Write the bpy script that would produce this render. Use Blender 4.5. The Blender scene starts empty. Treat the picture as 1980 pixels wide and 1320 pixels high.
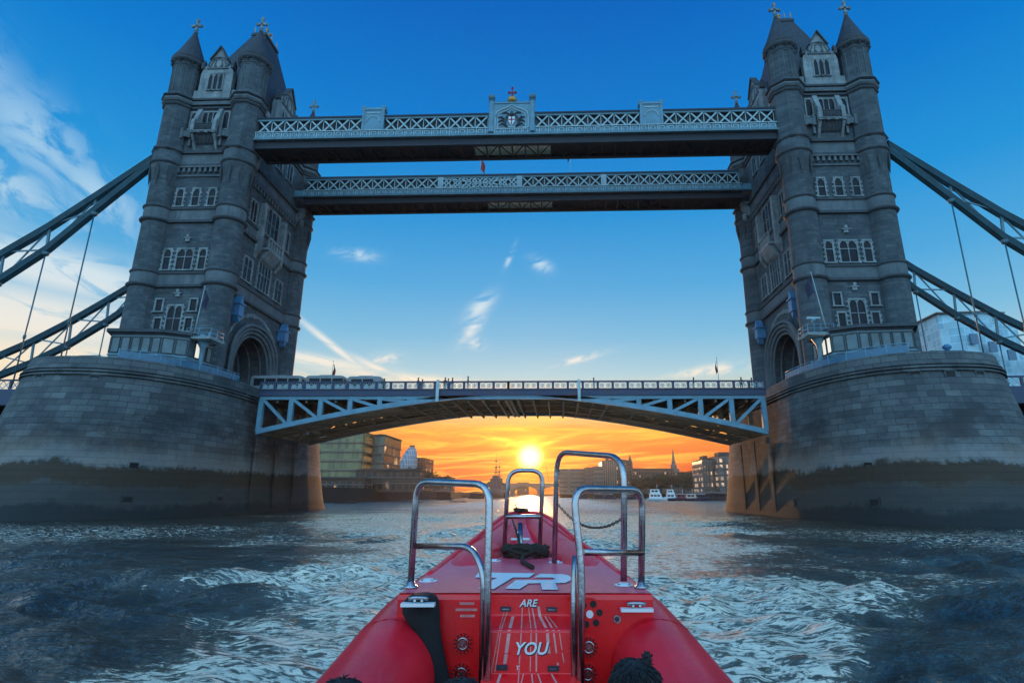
import bpy, bmesh, math, random
import numpy as np
from mathutils import Vector, Matrix, Euler
random.seed(7); rnd = random.Random(11)
SC = bpy.context.scene
COL = SC.collection
R = math.radians

# ------------------------------------------------------------------ camera
CAMP = Vector((6.0711, -75.6959, 2.2557))
PIT, YAW, ROL = 0.27321, 0.039716, 0.004019
F = Vector((-math.sin(YAW)*math.cos(PIT), math.cos(YAW)*math.cos(PIT), math.sin(PIT)))
RT = Vector((math.cos(YAW), math.sin(YAW), 0)); UP = RT.cross(F)
RT, UP = math.cos(ROL)*RT+math.sin(ROL)*UP, -math.sin(ROL)*RT+math.cos(ROL)*UP
cd = bpy.data.cameras.new('camera'); cam = bpy.data.objects.new('camera', cd); COL.objects.link(cam)
cd.sensor_width = 36; cd.lens = 36*1111.22/1980; cd.shift_x = -47.65/1980; cd.shift_y = -14.2/1980
cd.clip_start = .05; cd.clip_end = 9000
m = Matrix((RT, UP, -F)).transposed().to_4x4(); m.translation = CAMP; cam.matrix_world = m
SC.camera = cam

# ------------------------------------------------------------------ light
SUN_AZ, SUN_EL = -2.87, 3.6
SUND = Vector((math.sin(R(SUN_AZ))*math.cos(R(SUN_EL)), math.cos(R(SUN_AZ))*math.cos(R(SUN_EL)), math.sin(R(SUN_EL))))
sl = bpy.data.lights.new('sun', 'SUN'); so = bpy.data.objects.new('sun', sl); COL.objects.link(so)
sl.energy = 2.0; sl.angle = R(.9); sl.color = (1, .50, .20)
so.rotation_euler = (-SUND).to_track_quat('-Z', 'Y').to_euler()
SC.view_settings.view_transform = 'Standard'; SC.view_settings.look = 'None'
SC.view_settings.exposure = 0; SC.view_settings.gamma = 1
SC.cycles.max_bounces = 6; SC.cycles.glossy_bounces = 3; SC.cycles.transmission_bounces = 4
SC.cycles.sample_clamp_indirect = 4; SC.cycles.caustics_reflective = False; SC.cycles.caustics_refractive = False

# ------------------------------------------------------------------ world
class NT:
    def __init__(s, tree): s.t = tree; s.n = tree.nodes; s.l = tree.links
    def link(s, a, b):
        if isinstance(a, (int, float)): b.default_value = a
        elif isinstance(a, tuple): b.default_value = a if len(a) != 3 or b.type == 'VECTOR' else (*a, 1)
        else: s.l.new(a, b)
    def math(s, op, a, b=0, c=0, clamp=False):
        n = s.n.new('ShaderNodeMath'); n.operation = op; n.use_clamp = clamp
        s.link(a, n.inputs[0]); s.link(b, n.inputs[1]); s.link(c, n.inputs[2]); return n.outputs[0]
    def mix(s, f, a, b, op='MIX'):
        n = s.n.new('ShaderNodeMix'); n.data_type = 'RGBA'; n.blend_type = op
        s.link(f, n.inputs[0]); s.link(a, n.inputs[6]); s.link(b, n.inputs[7]); return n.outputs[2]
    def ramp(s, f, stops, interp='LINEAR'):
        n = s.n.new('ShaderNodeValToRGB'); n.color_ramp.interpolation = interp; e = n.color_ramp.elements
        while len(e) < len(stops): e.new(.5)
        for k, (p, c) in enumerate(stops):
            e[k].position = p; e[k].color = (*c, 1) if isinstance(c, tuple) else (c, c, c, 1)
        s.link(f, n.inputs[0]); return n.outputs[0]
    def comb(s, x, y, z):
        n = s.n.new('ShaderNodeCombineXYZ')
        for k, v in enumerate((x, y, z)): s.link(v, n.inputs[k])
        return n.outputs[0]
    def noise(s, v, scale, detail=4, rough=.55, dist=0):
        n = s.n.new('ShaderNodeTexNoise'); s.link(v, n.inputs['Vector']); n.inputs['Scale'].default_value = scale
        n.inputs['Detail'].default_value = detail; n.inputs['Roughness'].default_value = rough
        n.inputs['Distortion'].default_value = dist; return n.outputs[0]
    def sep(s, v):
        n = s.n.new('ShaderNodeSeparateXYZ'); s.link(v, n.inputs[0]); return n.outputs
    def smooth(s, v, a, b, lo=0., hi=1.):
        n = s.n.new('ShaderNodeMapRange'); n.interpolation_type = 'SMOOTHSTEP'
        s.link(v, n.inputs[0]); n.inputs[1].default_value = a; n.inputs[2].default_value = b
        n.inputs[3].default_value = lo; n.inputs[4].default_value = hi; return n.outputs[0]
    def lin(s, v, a, b, lo=0., hi=1.):
        n = s.n.new('ShaderNodeMapRange'); s.link(v, n.inputs[0]); n.inputs[1].default_value = a; n.inputs[2].default_value = b
        n.inputs[3].default_value = lo; n.inputs[4].default_value = hi; return n.outputs[0]

def make_world():
    w = bpy.data.worlds.new('World'); SC.world = w; w.use_nodes = True
    t = NT(w.node_tree); t.n.clear()
    tc = t.n.new('ShaderNodeTexCoord')
    nv = t.n.new('ShaderNodeVectorMath'); nv.operation = 'NORMALIZE'; t.link(tc.outputs['Generated'], nv.inputs[0])
    d = nv.outputs[0]; x, y, z = t.sep(d)
    el = t.math('MULTIPLY', t.math('ARCSINE', z), 57.2958)
    az = t.math('MULTIPLY', t.math('ARCTAN2', x, y), 57.2958)
    dt = t.n.new('ShaderNodeVectorMath'); dt.operation = 'DOT_PRODUCT'; t.link(d, dt.inputs[0]); dt.inputs[1].default_value = SUND
    sa = t.math('MULTIPLY', t.math('ARCCOSINE', t.math('MINIMUM', dt.outputs['Value'], .9999999)), 57.2958)
    e01 = t.math('DIVIDE', el, 90, clamp=True)
    st = lambda L: [(p/90, c) for p, c in L]
    top = [(11.5, (.38, .62, .72)), (15, (.19, .50, .74)), (20, (.075, .39, .73)), (27, (.012, .29, .69)), (36, (0, .195, .62)), (46, (0, .125, .52)), (90, (0, .10, .42))]
    A = t.ramp(e01, st([(0, (.58, .035, .012)), (2.0, (.74, .065, .010)), (4.2, (.88, .17, .015)), (6.2, (.90, .38, .06)), (8.8, (.78, .68, .40))] + top))
    B = t.ramp(e01, st([(0, (.70, .50, .36)), (5, (.74, .62, .46)), (9.5, (.60, .68, .68))] + top))
    C = t.ramp(e01, st([(0, (.80, .95, 1.0)), (12, (.78, 1.0, 1.0)), (30, (.62, .95, 1.0)), (90, (.25, .50, .80))]))
    C = t.mix(1, C, (.93, 1.36, 1.90), 'MULTIPLY')
    adz = t.math('ABSOLUTE', t.math('ADD', az, 2.87))
    base = t.mix(t.smooth(adz, 22, 46), A, B)
    # sky behind the viewer is brightened as added fill for towers, piers and boat
    back = t.smooth(y, .35, -.55)
    base = t.mix(back, base, C)
    # real atmosphere model adds its own tint at a low strength
    sky = t.n.new('ShaderNodeTexSky'); sky.sky_type = 'NISHITA'; sky.sun_disc = False
    sky.sun_elevation = R(SUN_EL); sky.sun_rotation = R(SUN_AZ); sky.air_density = 1.2; sky.dust_density = 1
    # clouds
    def fbm(kx, ky, rot, scale, det=6, off=0):
        c, s_ = math.cos(R(rot)), math.sin(R(rot))
        u = t.math('ADD', t.math('MULTIPLY', az, c), t.math('MULTIPLY', el, s_))
        v = t.math('SUBTRACT', t.math('MULTIPLY', el, c), t.math('MULTIPLY', az, s_))
        return t.noise(t.comb(t.math('MULTIPLY', u, kx), t.math('MULTIPLY', v, ky), off), scale, det, .6, .6)
    def blob(a0, e0, ra, re, rot=0):
        c, s_ = math.cos(R(rot)), math.sin(R(rot))
        da = t.math('SUBTRACT', az, a0); de = t.math('SUBTRACT', el, e0)
        u = t.math('ADD', t.math('MULTIPLY', da, c), t.math('MULTIPLY', de, s_))
        v = t.math('SUBTRACT', t.math('MULTIPLY', de, c), t.math('MULTIPLY', da, s_))
        q = t.math('ADD', t.math('POWER', t.math('DIVIDE', u, ra), 2), t.math('POWER', t.math('DIVIDE', v, re), 2))
        return t.math('EXPONENT', t.math('MULTIPLY', q, -1))
    def acc(lst):
        r = lst[0]
        for q in lst[1:]: r = t.math('MAXIMUM', r, q)
        return r
    f1 = fbm(.22, .42, -30, 1.0, 8, 3)
    f2 = fbm(.14, .55, -8, 1.0, 7, 9)
    f3 = fbm(.5, 1.3, 20, .7, 5, 5)
    m1 = acc([blob(-47.5, 26.0, 5.5, 2.3, -30), blob(-42.8, 23.2, 4.0, 1.5, -30), blob(-50, 22.5, 7, 2.2, -20), blob(-53, 29, 6, 2.5, -30)])
    c1 = t.math('MULTIPLY', t.smooth(f1, .42, .60), t.math('MULTIPLY', m1, .8))
    m2 = acc([blob(-44, 16.6, 9, 1.7, -3), blob(-46, 12.8, 11, 2.4, 0), blob(-56, 15, 9, 5), blob(-41, 9.5, 16, 2.5)])
    c2 = t.math('MULTIPLY', t.smooth(f2, .34, .50), t.math('MULTIPLY', m2, 1.2))
    m3 = acc([blob(-21, 22.3, 1.9, .5, 0), blob(-1.9, 22.6, 1.2, .6, -22), blob(-8.2, 18.2, 1.7, .75, 42), blob(-5.2, 23.2, 1.2, .25, 65),
              blob(-9, 16, 1.8, .6, 50), blob(-17.4, 12.6, 1.5, .6, 10), blob(2.3, 13.2, 2.4, .30, 14), blob(-8.5, 14.6, .8, .5), blob(15, 11.6, 4, .5, 5)])
    c3 = t.math('MULTIPLY', t.smooth(f3, .34, .60), m3)
    # contrail and the low warm cloud bar behind the bridge
    trail = acc([blob(-22.6, 13.7, 4.2, .30, -34), blob(-17.5, 11.5, 3.2, .35, -22)])
    bar = acc([blob(-24, 12.1, 6.5, .55, -5), blob(-15, 10.9, 9, .55, -4), blob(-5, 10.3, 9, .4, 0)])
    c4 = t.math('MULTIPLY', acc([trail, bar]), t.smooth(fbm(.25, 1.1, -10, 1.0, 5, 2), .22, .55))
    cl = t.math('MINIMUM', acc([c1, c2, c3, t.math('MULTIPLY', c4, 1.1)]), 1)
    ccol = t.ramp(e01, st([(0, (1., .55, .22)), (9, (1., .82, .56)), (12.5, (.95, .87, .76)), (17, (.72, .82, .86)), (24, (.50, .72, .86)), (32, (.34, .60, .85))]))
    base = t.mix(t.math('MULTIPLY', cl, .85), base, ccol)
    # streaked orange cloud around the sun
    f5 = fbm(.13, 1.5, 4, 1.0, 6, 1)
    lowm = t.math('MULTIPLY', t.smooth(el, 10.5, 6.5), t.smooth(adz, 26, 8))
    strk = t.math('MULTIPLY', t.smooth(f5, .44, .68), lowm)
    base = t.mix(t.math('MULTIPLY', strk, .75), base, (1.1, .70, .07))
    f6 = fbm(.12, 1.2, -6, 1.0, 5, 21)
    base = t.mix(t.math('MULTIPLY', t.math('MULTIPLY', t.smooth(f6, .50, .68), lowm), .42), base, (.80, .22, .05))
    ray = t.math('MULTIPLY', acc([blob(-1.2, 4.95, 3.0, .22, 17), blob(-6.0, 5.3, 3.4, .22, -7), blob(-4.2, 4.9, 2.0, .35, 4)]), t.smooth(fbm(.5, 2.0, 5, 1.0, 4, 31), .3, .6))
    base = t.mix(t.math('MULTIPLY', ray, .8), base, (1.3, .95, .10))
    # sun
    g1 = t.math('EXPONENT', t.math('MULTIPLY', t.math('POWER', t.math('DIVIDE', sa, 1.7), 2), -1))
    g2 = t.math('EXPONENT', t.math('DIVIDE', sa, -2.6))
    core = t.smooth(sa, 1.55, .3)
    def add(a, f, colr):
        n = t.n.new('ShaderNodeMix'); n.data_type = 'RGBA'; n.blend_type = 'ADD'; n.clamp_result = False
        t.link(f, n.inputs[0]); t.link(a, n.inputs[6]); t.link(colr, n.inputs[7]); return n.outputs[2]
    base = add(base, g1, (.55, .62, .06))
    base = add(base, g2, (.50, .26, .0))
    base = add(base, core, (1.9, 1.6, 1.0))
    below = t.smooth(el, 0, -3)
    base = t.mix(below, base, (.10, .12, .13))
    bg = t.n.new('ShaderNodeBackground'); t.link(base, bg.inputs[0]); bg.inputs[1].default_value = 1
    bg2 = t.n.new('ShaderNodeBackground'); t.link(sky.outputs[0], bg2.inputs[0]); bg2.inputs[1].default_value = .004
    ad = t.n.new('ShaderNodeAddShader'); t.link(bg.outputs[0], ad.inputs[0]); t.link(bg2.outputs[0], ad.inputs[1])
    out = t.n.new('ShaderNodeOutputWorld'); t.link(ad.outputs[0], out.inputs[0])
make_world()

# ------------------------------------------------------------------ materials
def newmat(name):
    mt = bpy.data.materials.new(name); mt.use_nodes = True
    t = NT(mt.node_tree); b = t.n['Principled BSDF']
    return mt, t, b
def plain(name, col, rough=.5, metal=0., var=.15, nscale=2., bump=0., bscale=30., coat=0, ior=None, emis=None, es=0):
    mt, t, b = newmat(name)
    tc = t.n.new('ShaderNodeTexCoord').outputs['Object']
    if var:
        n = t.noise(tc, nscale, 5, .6)
        lo = tuple(c*(1-var*1.3) for c in col); hi = tuple(min(1, c*(1+var*1.3)) for c in col)
        t.link(t.ramp(n, [(.3, lo), (.7, hi)]), b.inputs['Base Color'])
        t.link(t.lin(n, .3, .7, max(0, rough*.8), min(1, rough*1.2)), b.inputs['Roughness'])
    else:
        b.inputs['Base Color'].default_value = (*col, 1); b.inputs['Roughness'].default_value = rough
    b.inputs['Metallic'].default_value = metal
    if coat: b.inputs['Coat Weight'].default_value = coat; b.inputs['Coat Roughness'].default_value = .12
    if ior: b.inputs['IOR'].default_value = ior
    if emis: b.inputs['Emission Color'].default_value = (*emis, 1); b.inputs['Emission Strength'].default_value = es
    if bump:
        bp = t.n.new('ShaderNodeBump'); bp.inputs['Strength'].default_value = bump; bp.inputs['Distance'].default_value = .02
        t.link(t.noise(tc, bscale, 4), bp.inputs['Height']); t.link(bp.outputs[0], b.inputs['Normal'])
    return mt
def geo_pos(t): return t.n.new('ShaderNodeNewGeometry').outputs['Position']
def brickvec(t, p, k=0.):
    x, y, z = t.sep(p)
    if k: return t.comb(t.math('MULTIPLY', t.math('ARCTAN2', y, t.math('MULTIPLY', t.math('SUBTRACT', t.math('ABSOLUTE', x), k), 1.5)), 17), z, 0)
    return t.comb(t.math('ADD', x, y), z, 0)
def ashlar(name, c1, c2, mortar, bw, bh, msize=.02, rough=.85, bump=.6, stain=None, big=.35, cyl=0.):
    mt, t, b = newmat(name)
    p = geo_pos(t); v = brickvec(t, p, cyl)
    br = t.n.new('ShaderNodeTexBrick'); t.link(v, br.inputs['Vector']); br.inputs['Scale'].default_value = 1
    br.inputs['Color1'].default_value = (*c1, 1); br.inputs['Color2'].default_value = (*c2, 1); br.inputs['Mortar'].default_value = (*mortar, 1)
    br.inputs['Mortar Size'].default_value = msize; br.inputs['Brick Width'].default_value = bw; br.inputs['Row Height'].default_value = bh
    br.inputs['Mortar Smooth'].default_value = .3; br.inputs['Bias'].default_value = -.1
    col = br.outputs['Color']
    n = t.noise(p, .35, 6, .65)
    col = t.mix(big, col, t.ramp(n, [(.3, (.35, .35, .36)), (.7, (1.25, 1.22, 1.18))]), 'MULTIPLY')
    n2 = t.noise(p, 5, 5, .7)
    col = t.mix(.35, col, t.ramp(n2, [(.25, (.45, .45, .45)), (.75, (1.3, 1.3, 1.3))]), 'MULTIPLY')
    # blocks replaced or weathered differently over the years
    b3 = t.n.new('ShaderNodeTexBrick'); t.link(v, b3.inputs['Vector']); b3.inputs['Scale'].default_value = 1; b3.inputs['Mortar Size'].default_value = 0; b3.inputs['Bias'].default_value = 0
    b3.inputs['Brick Width'].default_value = bw*1.5; b3.inputs['Row Height'].default_value = bh*2; b3.offset = .37
    b3.inputs['Color1'].default_value = (.62, .62, .64, 1); b3.inputs['Color2'].default_value = (1.25, 1.24, 1.2, 1)
    col = t.mix(.75 if cyl else .4, col, b3.outputs['Color'], 'MULTIPLY')
    if stain: col = stain(t, p, col)
    t.link(col, b.inputs['Base Color']); b.inputs['Roughness'].default_value = rough
    h = t.math('ADD', t.math('MULTIPLY', br.outputs['Fac'], -1), t.math('MULTIPLY', n2, 1.2))
    bp = t.n.new('ShaderNodeBump'); bp.inputs['Strength'].default_value = bump; bp.inputs['Distance'].default_value = .05
    t.link(h, bp.inputs['Height']); t.link(bp.outputs[0], b.inputs['Normal'])
    return mt
def pier_stain(t, p, col):
    x, y, z = t.sep(p)
    nw = t.noise(t.comb(t.math('MULTIPLY', x, .12), t.math('MULTIPLY', y, .12), t.math('MULTIPLY', z, .05)), 1, 5, .6)
    zz = t.math('ADD', z, t.math('MULTIPLY', t.math('SUBTRACT', nw, .5), 3.0))
    nf = t.noise(p, 1.6, 6, .7)
    zz = t.math('ADD', zz, t.math('MULTIPLY', t.math('SUBTRACT', nf, .5), 1.5))
    dr = t.noise(t.comb(t.math('MULTIPLY', x, 1.6), t.math('MULTIPLY', y, 1.6), t.math('MULTIPLY', z, .12)), 1, 4, .7)
    zz = t.math('ADD', zz, t.math('MULTIPLY', t.math('SUBTRACT', dr, .5), .6))
    # patchy old black soot high on the shaft
    patch = t.math('MULTIPLY', t.smooth(t.noise(t.comb(t.math('MULTIPLY', x, .12), t.math('MULTIPLY', y, .12), t.math('MULTIPLY', z, .26)), 1, 8, .72), .47, .60),
                   t.math('MULTIPLY', t.smooth(z, 4.8, 6.5), t.smooth(z, 12.2, 9.5)))
    run = t.math('MULTIPLY', t.smooth(dr, .55, .75), t.smooth(z, 14.5, 13))
    col = t.mix(t.math('MULTIPLY', run, .45), col, (.04, .04, .042))
    col = t.mix(t.math('MULTIPLY', patch, .8), col, (.028, .03, .034))
    low_brown = t.math('MULTIPLY', t.smooth(t.noise(t.comb(t.math('MULTIPLY', x, .2), t.math('MULTIPLY', y, .2), t.math('MULTIPLY', z, .25)), 1, 6, .65), .40, .62), t.smooth(z, 9.5, 5))  # noisy brown mottling, fading out up the shaft
    col = t.mix(t.math('MULTIPLY', low_brown, .55), col, (.15, .095, .06))
    salt = t.math('MULTIPLY', t.smooth(zz, 4.7, 5.2), t.smooth(zz, 7.2, 5.4))
    col = t.mix(t.math('MULTIPLY', salt, .45), col, (.30, .27, .25))
    alg = t.math('MULTIPLY', t.smooth(zz, 5.0, 4.6), t.smooth(zz, 2.3, 3.4))
    col = t.mix(t.math('MULTIPLY', alg, .93), col, (.045, .026, .012))
    low = t.smooth(zz, 3.3, 2.6)
    col = t.mix(t.math('MULTIPLY', low, .88), col, (.040, .038, .034))
    wet = t.smooth(zz, 1.6, .9)
    col = t.mix(t.math('MULTIPLY', wet, .9), col, (.012, .014, .014))
    return col
def soot(t, p, col):
    x, y, z = t.sep(p)
    n = t.noise(t.comb(t.math('MULTIPLY', x, .9), t.math('MULTIPLY', y, .9), t.math('MULTIPLY', z, .12)), 1, 6, .7)
    n3 = t.noise(p, .55, 6, .7)
    col = t.mix(t.math('MULTIPLY', t.smooth(n3, .52, .68), .4), col, (.06, .062, .065))
    return t.mix(t.math('MULTIPLY', t.smooth(n, .48, .70), .6), col, (.045, .05, .055))
M_TOWER = ashlar('rough_granite', (.072, .096, .115), (.130, .150, .165), (.065, .08, .09), .9, .36, .02, .9, .7, soot, .6)
M_BAND = ashlar('smooth_granite', (.125, .15, .168), (.148, .17, .186), (.088, .102, .11), 1.3, .9, .015, .8, .3, soot)
M_TRIM = ashlar('portland_stone', (.25, .285, .30), (.34, .37, .375), (.16, .18, .185), .9, .5, .012, .75, .3, soot)
M_CORN = plain('sooty_moulding', (.058, .066, .075), .9, 0, .3, 1.5, .4, 8)
M_PIER = ashlar('pier_granite', (.078, .088, .096), (.145, .158, .165), (.05, .055, .058), 1.45, .6, .028, .85, .8, pier_stain, .55, 41.65)
M_SLATE = ashlar('roof_slate', (.032, .036, .045), (.058, .06, .07), (.015, .015, .02), .5, .45, .05, .6, .6)
M_GLASS = plain('dark_window_glass', (.012, .016, .024), .3, 0, .3, .8, ior=1.25)
M_BLUE = plain('pale_blue_ironwork', (.12, .26, .34), .45, 0, .18, .8, .25, 9)
M_BLUE2 = plain('mid_blue_ironwork', (.06, .19, .35), .45, 0, .18, .8, .2, 9)
M_WHT = plain('white_ironwork', (.36, .47, .50), .45, 0, .12, 1.)
M_NAVY = plain('dark_blue_ironwork', (.018, .035, .085), .45, 0, .25, 1.)
M_CHAIN = plain('blue_chain_iron', (.035, .13, .17), .45, 0, .25, .6)
M_GREY = plain('grey_green_iron', (.10, .20, .24), .5, 0, .2, .8)
M_DIRTY = plain('dirty_girder_iron', (.02, .026, .038), .7, 0, .3, .6)
M_BROWN = plain('rusty_underside_iron', (.22, .165, .11), .7, 0, .35, .5)
M_DECK = plain('deck_asphalt', (.05, .05, .052), .9, 0, .2, 1.)
M_GOLD = plain('gilding', (.50, .26, .08), .4, .6, .2, 4)
M_RED = plain('heraldic_red', (.38, .02, .02), .5, 0, .1)
M_BLACK = plain('black_fabric', (.012, .012, .014), .9, 0, .3, 20, .5, 200)
M_SIL = plain('dark_clothing', (.02, .022, .03), .9, 0, .3, 3)
M_SKIN = plain('skin', (.42, .25, .18), .6, 0, .08, 8)
M_HAIR = plain('dark_hair', (.012, .011, .014), .55, 0, .4, 60, .8, 120)
M_BUSW = plain('white_coach_paint', (.20, .215, .22), .3, 0, .08, 1)
M_TYRE = plain('rubber', (.02, .02, .02), .85, 0, .2, 5)
M_STEEL = plain('stainless_tube', (.40, .37, .38), .24, 1., .2, 9, .1, 40)
M_ROPE = plain('tarred_rope', (.035, .022, .014), .9, 0, .4, 30, .8, 120)
M_ROPE2 = plain('thin_cord', (.08, .06, .05), .9, 0, .2, 30)
M_WHITE = plain('white_plastic', (.75, .77, .78), .3, 0, .05)
M_DECAL = plain('pale_blue_vinyl', (.68, .80, .86), .3, 0, .03)
M_OUTL = plain('dark_vinyl', (.04, .03, .05), .4, 0, .05)
M_PINK = plain('pinkish_vinyl', (.62, .30, .28), .35, 0, .15, 12)
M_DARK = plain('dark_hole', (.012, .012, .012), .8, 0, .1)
def boatred(name, col, rough, scuff):
    mt, t, b = newmat(name)
    tc = t.n.new('ShaderNodeTexCoord').outputs['Object']
    n = t.noise(tc, 2.2, 6, .65); x, y, z = t.sep(tc)
    c = t.ramp(n, [(.3, tuple(k*.82 for k in col)), (.7, tuple(min(1, k*1.15) for k in col))])
    # radiating scuffs and salt streaks
    sc = t.noise(t.comb(t.math('MULTIPLY', t.math('ADD', x, t.math('MULTIPLY', y, .3)), 16), t.math('MULTIPLY', y, 1.3), 0), 1, 5, .75)
    sc2 = t.noise(tc, 40, 4, .7)
    c = t.mix(t.math('MULTIPLY', t.smooth(sc, .60, .78), scuff), c, (.60, .42, .42))
    c = t.mix(t.math('MULTIPLY', t.smooth(sc2, .62, .75), scuff*.5), c, (.55, .35, .36))
    t.link(c, b.inputs['Base Color']); t.link(t.lin(sc2, .3, .7, rough*.7, rough*1.3), b.inputs['Roughness'])
    b.inputs['Coat Weight'].default_value = .3; b.inputs['Coat Roughness'].default_value = .2
    bp = t.n.new('ShaderNodeBump'); bp.inputs['Strength'].default_value = .12; bp.inputs['Distance'].default_value = .003
    t.link(t.noise(tc, 90, 3), bp.inputs['Height']); t.link(bp.outputs[0], b.inputs['Normal'])
    return mt
M_BRED = boatred('red_gelcoat', (.93, .006, .010), .34, .35)
M_BTUBE = boatred('red_hypalon', (.93, .010, .028), .42, .28)
M_BDECK = boatred('red_deck_gelcoat_sheen', (.90, .10, .16), .36, .95)  # pink sheen of the pale sky is put into the deck's red

M_BDECK.node_tree.nodes['Principled BSDF'].inputs['Coat Weight'].default_value = .15
M_BDECK.node_tree.nodes['Principled BSDF'].inputs['IOR'].default_value = 1.4
M_BDECK.node_tree.nodes['Principled BSDF'].inputs['Coat IOR'].default_value = 1.6

# ------------------------------------------------------------------ mesh builder
ORG = {}
def tag(o, label=None, cat=None, group=None, kind=None):
    if label: o['label'] = label
    if cat: o['category'] = cat
    if group: o['group'] = group
    if kind: o['kind'] = kind
    return o
def thing(name, loc, label, cat, group=None):
    o = bpy.data.objects.new(name, None); COL.objects.link(o); o.location = loc; o.empty_display_size = .5
    ORG[o.name] = Vector(loc); return tag(o, label, cat, group)
V = Vector
class MB:
    def __init__(s): s.v = []; s.f = []; s.sm = []
    def add(s, vs, fs, sm=False):
        k = len(s.v); s.v += [tuple(p) for p in vs]; s.f += [tuple(i+k for i in f) for f in fs]; s.sm += [sm]*len(fs); return s
    def box(s, x0, x1, y0, y1, z0, z1):
        if x0 > x1: x0, x1 = x1, x0
        if y0 > y1: y0, y1 = y1, y0
        if z0 > z1: z0, z1 = z1, z0
        vs = [(x, y, z) for z in (z0, z1) for y in (y0, y1) for x in (x0, x1)]
        return s.add(vs, [(0, 2, 3, 1), (4, 5, 7, 6), (0, 1, 5, 4), (2, 6, 7, 3), (0, 4, 6, 2), (1, 3, 7, 5)])
    def beam(s, p, q, w, h, up=(0, 0, 1)):
        p = V(p); q = V(q); d = (q-p).normalized(); u = V(up)
        if abs(d.dot(u)) > .98: u = V((0, 1, 0))
        a = d.cross(u).normalized(); b = a.cross(d).normalized()
        vs = [c+a*(i*w/2)+b*(j*h/2) for c in (p, q) for i, j in ((-1, -1), (1, -1), (1, 1), (-1, 1))]
        return s.add(vs, [(3, 2, 1, 0), (4, 5, 6, 7), (0, 1, 5, 4), (1, 2, 6, 5), (2, 3, 7, 6), (3, 0, 4, 7)])
    def tube(s, pts, r, n=8, closed=False, sm=True):
        pts = [V(p) for p in pts]; N = len(pts); rs = r if isinstance(r, (list, tuple)) else [r]*N
        k = len(s.v); prev = None
        for i, p in enumerate(pts):
            if closed: d = (pts[(i+1) % N]-pts[i-1])
            else: d = pts[min(i+1, N-1)]-pts[max(i-1, 0)]
            d.normalize()
            if prev is None:
                u = V((0, 0, 1)) if abs(d.z) < .9 else V((1, 0, 0)); a = d.cross(u).normalized()
            else: a = (prev-d*prev.dot(d)).normalized()
            prev = a; b = d.cross(a)
            for j in range(n):
                t = 2*math.pi*j/n; s.v.append(tuple(p+(a*math.cos(t)+b*math.sin(t))*rs[i]))
        fs = []
        for i in range(N if closed else N-1):
            for j in range(n):
                a0 = i*n+j; a1 = i*n+(j+1) % n; b0 = ((i+1) % N)*n+j; b1 = ((i+1) % N)*n+(j+1) % n
                fs.append((a0, a1, b1, b0))
        s.f += [tuple(q+k for q in f) for f in fs]; s.sm += [sm]*len(fs)
        if not closed:
            s.f += [tuple(k+j for j in range(n))[::-1], tuple(k+(N-1)*n+j for j in range(n))]; s.sm += [False, False]
        return s
    def lathe(s, prof, cx, cy, n=24, sm=True, rot=0.):
        k = len(s.v)
        for r, z in prof:
            for j in range(n):
                t = 2*math.pi*j/n+rot; s.v.append((cx+r*math.cos(t), cy+r*math.sin(t), z))
        for i in range(len(prof)-1):
            for j in range(n):
                s.f.append((k+i*n+j, k+i*n+(j+1) % n, k+(i+1)*n+(j+1) % n, k+(i+1)*n+j)); s.sm.append(sm)
        s.f += [tuple(k+j for j in range(n))[::-1], tuple(k+(len(prof)-1)*n+j for j in range(n))]; s.sm += [False]*2
        return s
    def prism(s, poly, fn, a, b):
        """polygon (u,v) swept from a to b; fn(u,v,w)->xyz"""
        n = len(poly); vs = [fn(u, v, a) for u, v in poly]+[fn(u, v, b) for u, v in poly]
        fs = [tuple(range(n))[::-1], tuple(range(n, 2*n))]+[(i, (i+1) % n, n+(i+1) % n, n+i) for i in range(n)]
        return s.add(vs, fs)
    def grid(s, rows, sm=True, wrap=False):
        k = len(s.v); n = len(rows[0]); s.v += [tuple(p) for r in rows for p in r]
        for i in range(len(rows)-1):
            for j in range(n if wrap else n-1):
                s.f.append((k+i*n+j, k+i*n+(j+1) % n, k+(i+1)*n+(j+1) % n, k+(i+1)*n+j)); s.sm.append(sm)
        return s
    def cross(s, c, h, ax=(1, 0, 0), w=None):
        """stone cross finial standing on c"""
        c = V(c); ax = V(ax); w = w or h*.1
        s.lathe([(h*.10, c.z), (h*.13, c.z+h*.06), (h*.06, c.z+h*.14), (h*.05, c.z+h*.3)], c.x, c.y, 8)
        def knob(p, r):
            r = r*1.15
            for q in ((ax*r), (V((0, 0, 1))*r)):
                s.beam(p-q, p+q, r*1.1, r*1.1)
        s.beam(c+V((0, 0, h*.2)), c+V((0, 0, h)), w, w)
        s.beam(c+V((0, 0, h*.55))-ax*h*.28, c+V((0, 0, h*.55))+ax*h*.28, w, w)
        for q in (ax*h*.26, -ax*h*.26): knob(c+V((0, 0, h*.55))+q, h*.085)
        knob(c+V((0, 0, h*.95)), h*.085); knob(c+V((0, 0, h*.32)), h*.08)
        s.beam(c+V((0, 0, h*.98)), c+V((0, 0, h*1.08)), w*.8, w*.8)
        return s
    def build(s, name, mat, parent=None, bevel=0):
        org = V((0, 0, 0))
        if parent is not None: org = ORG.get(parent.name, org)
        me = bpy.data.meshes.new(name)
        me.from_pydata([(a-org.x, b-org.y, c-org.z) for a, b, c in s.v], [], s.f)
        me.polygons.foreach_set('use_smooth', s.sm); me.materials.append(mat)
        bm = bmesh.new(); bm.from_mesh(me); bmesh.ops.recalc_face_normals(bm, faces=bm.faces); bm.to_mesh(me); bm.free()
        o = bpy.data.objects.new(name, me); COL.objects.link(o)
        if parent is not None: o.parent = parent
        ORG[o.name] = org
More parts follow.
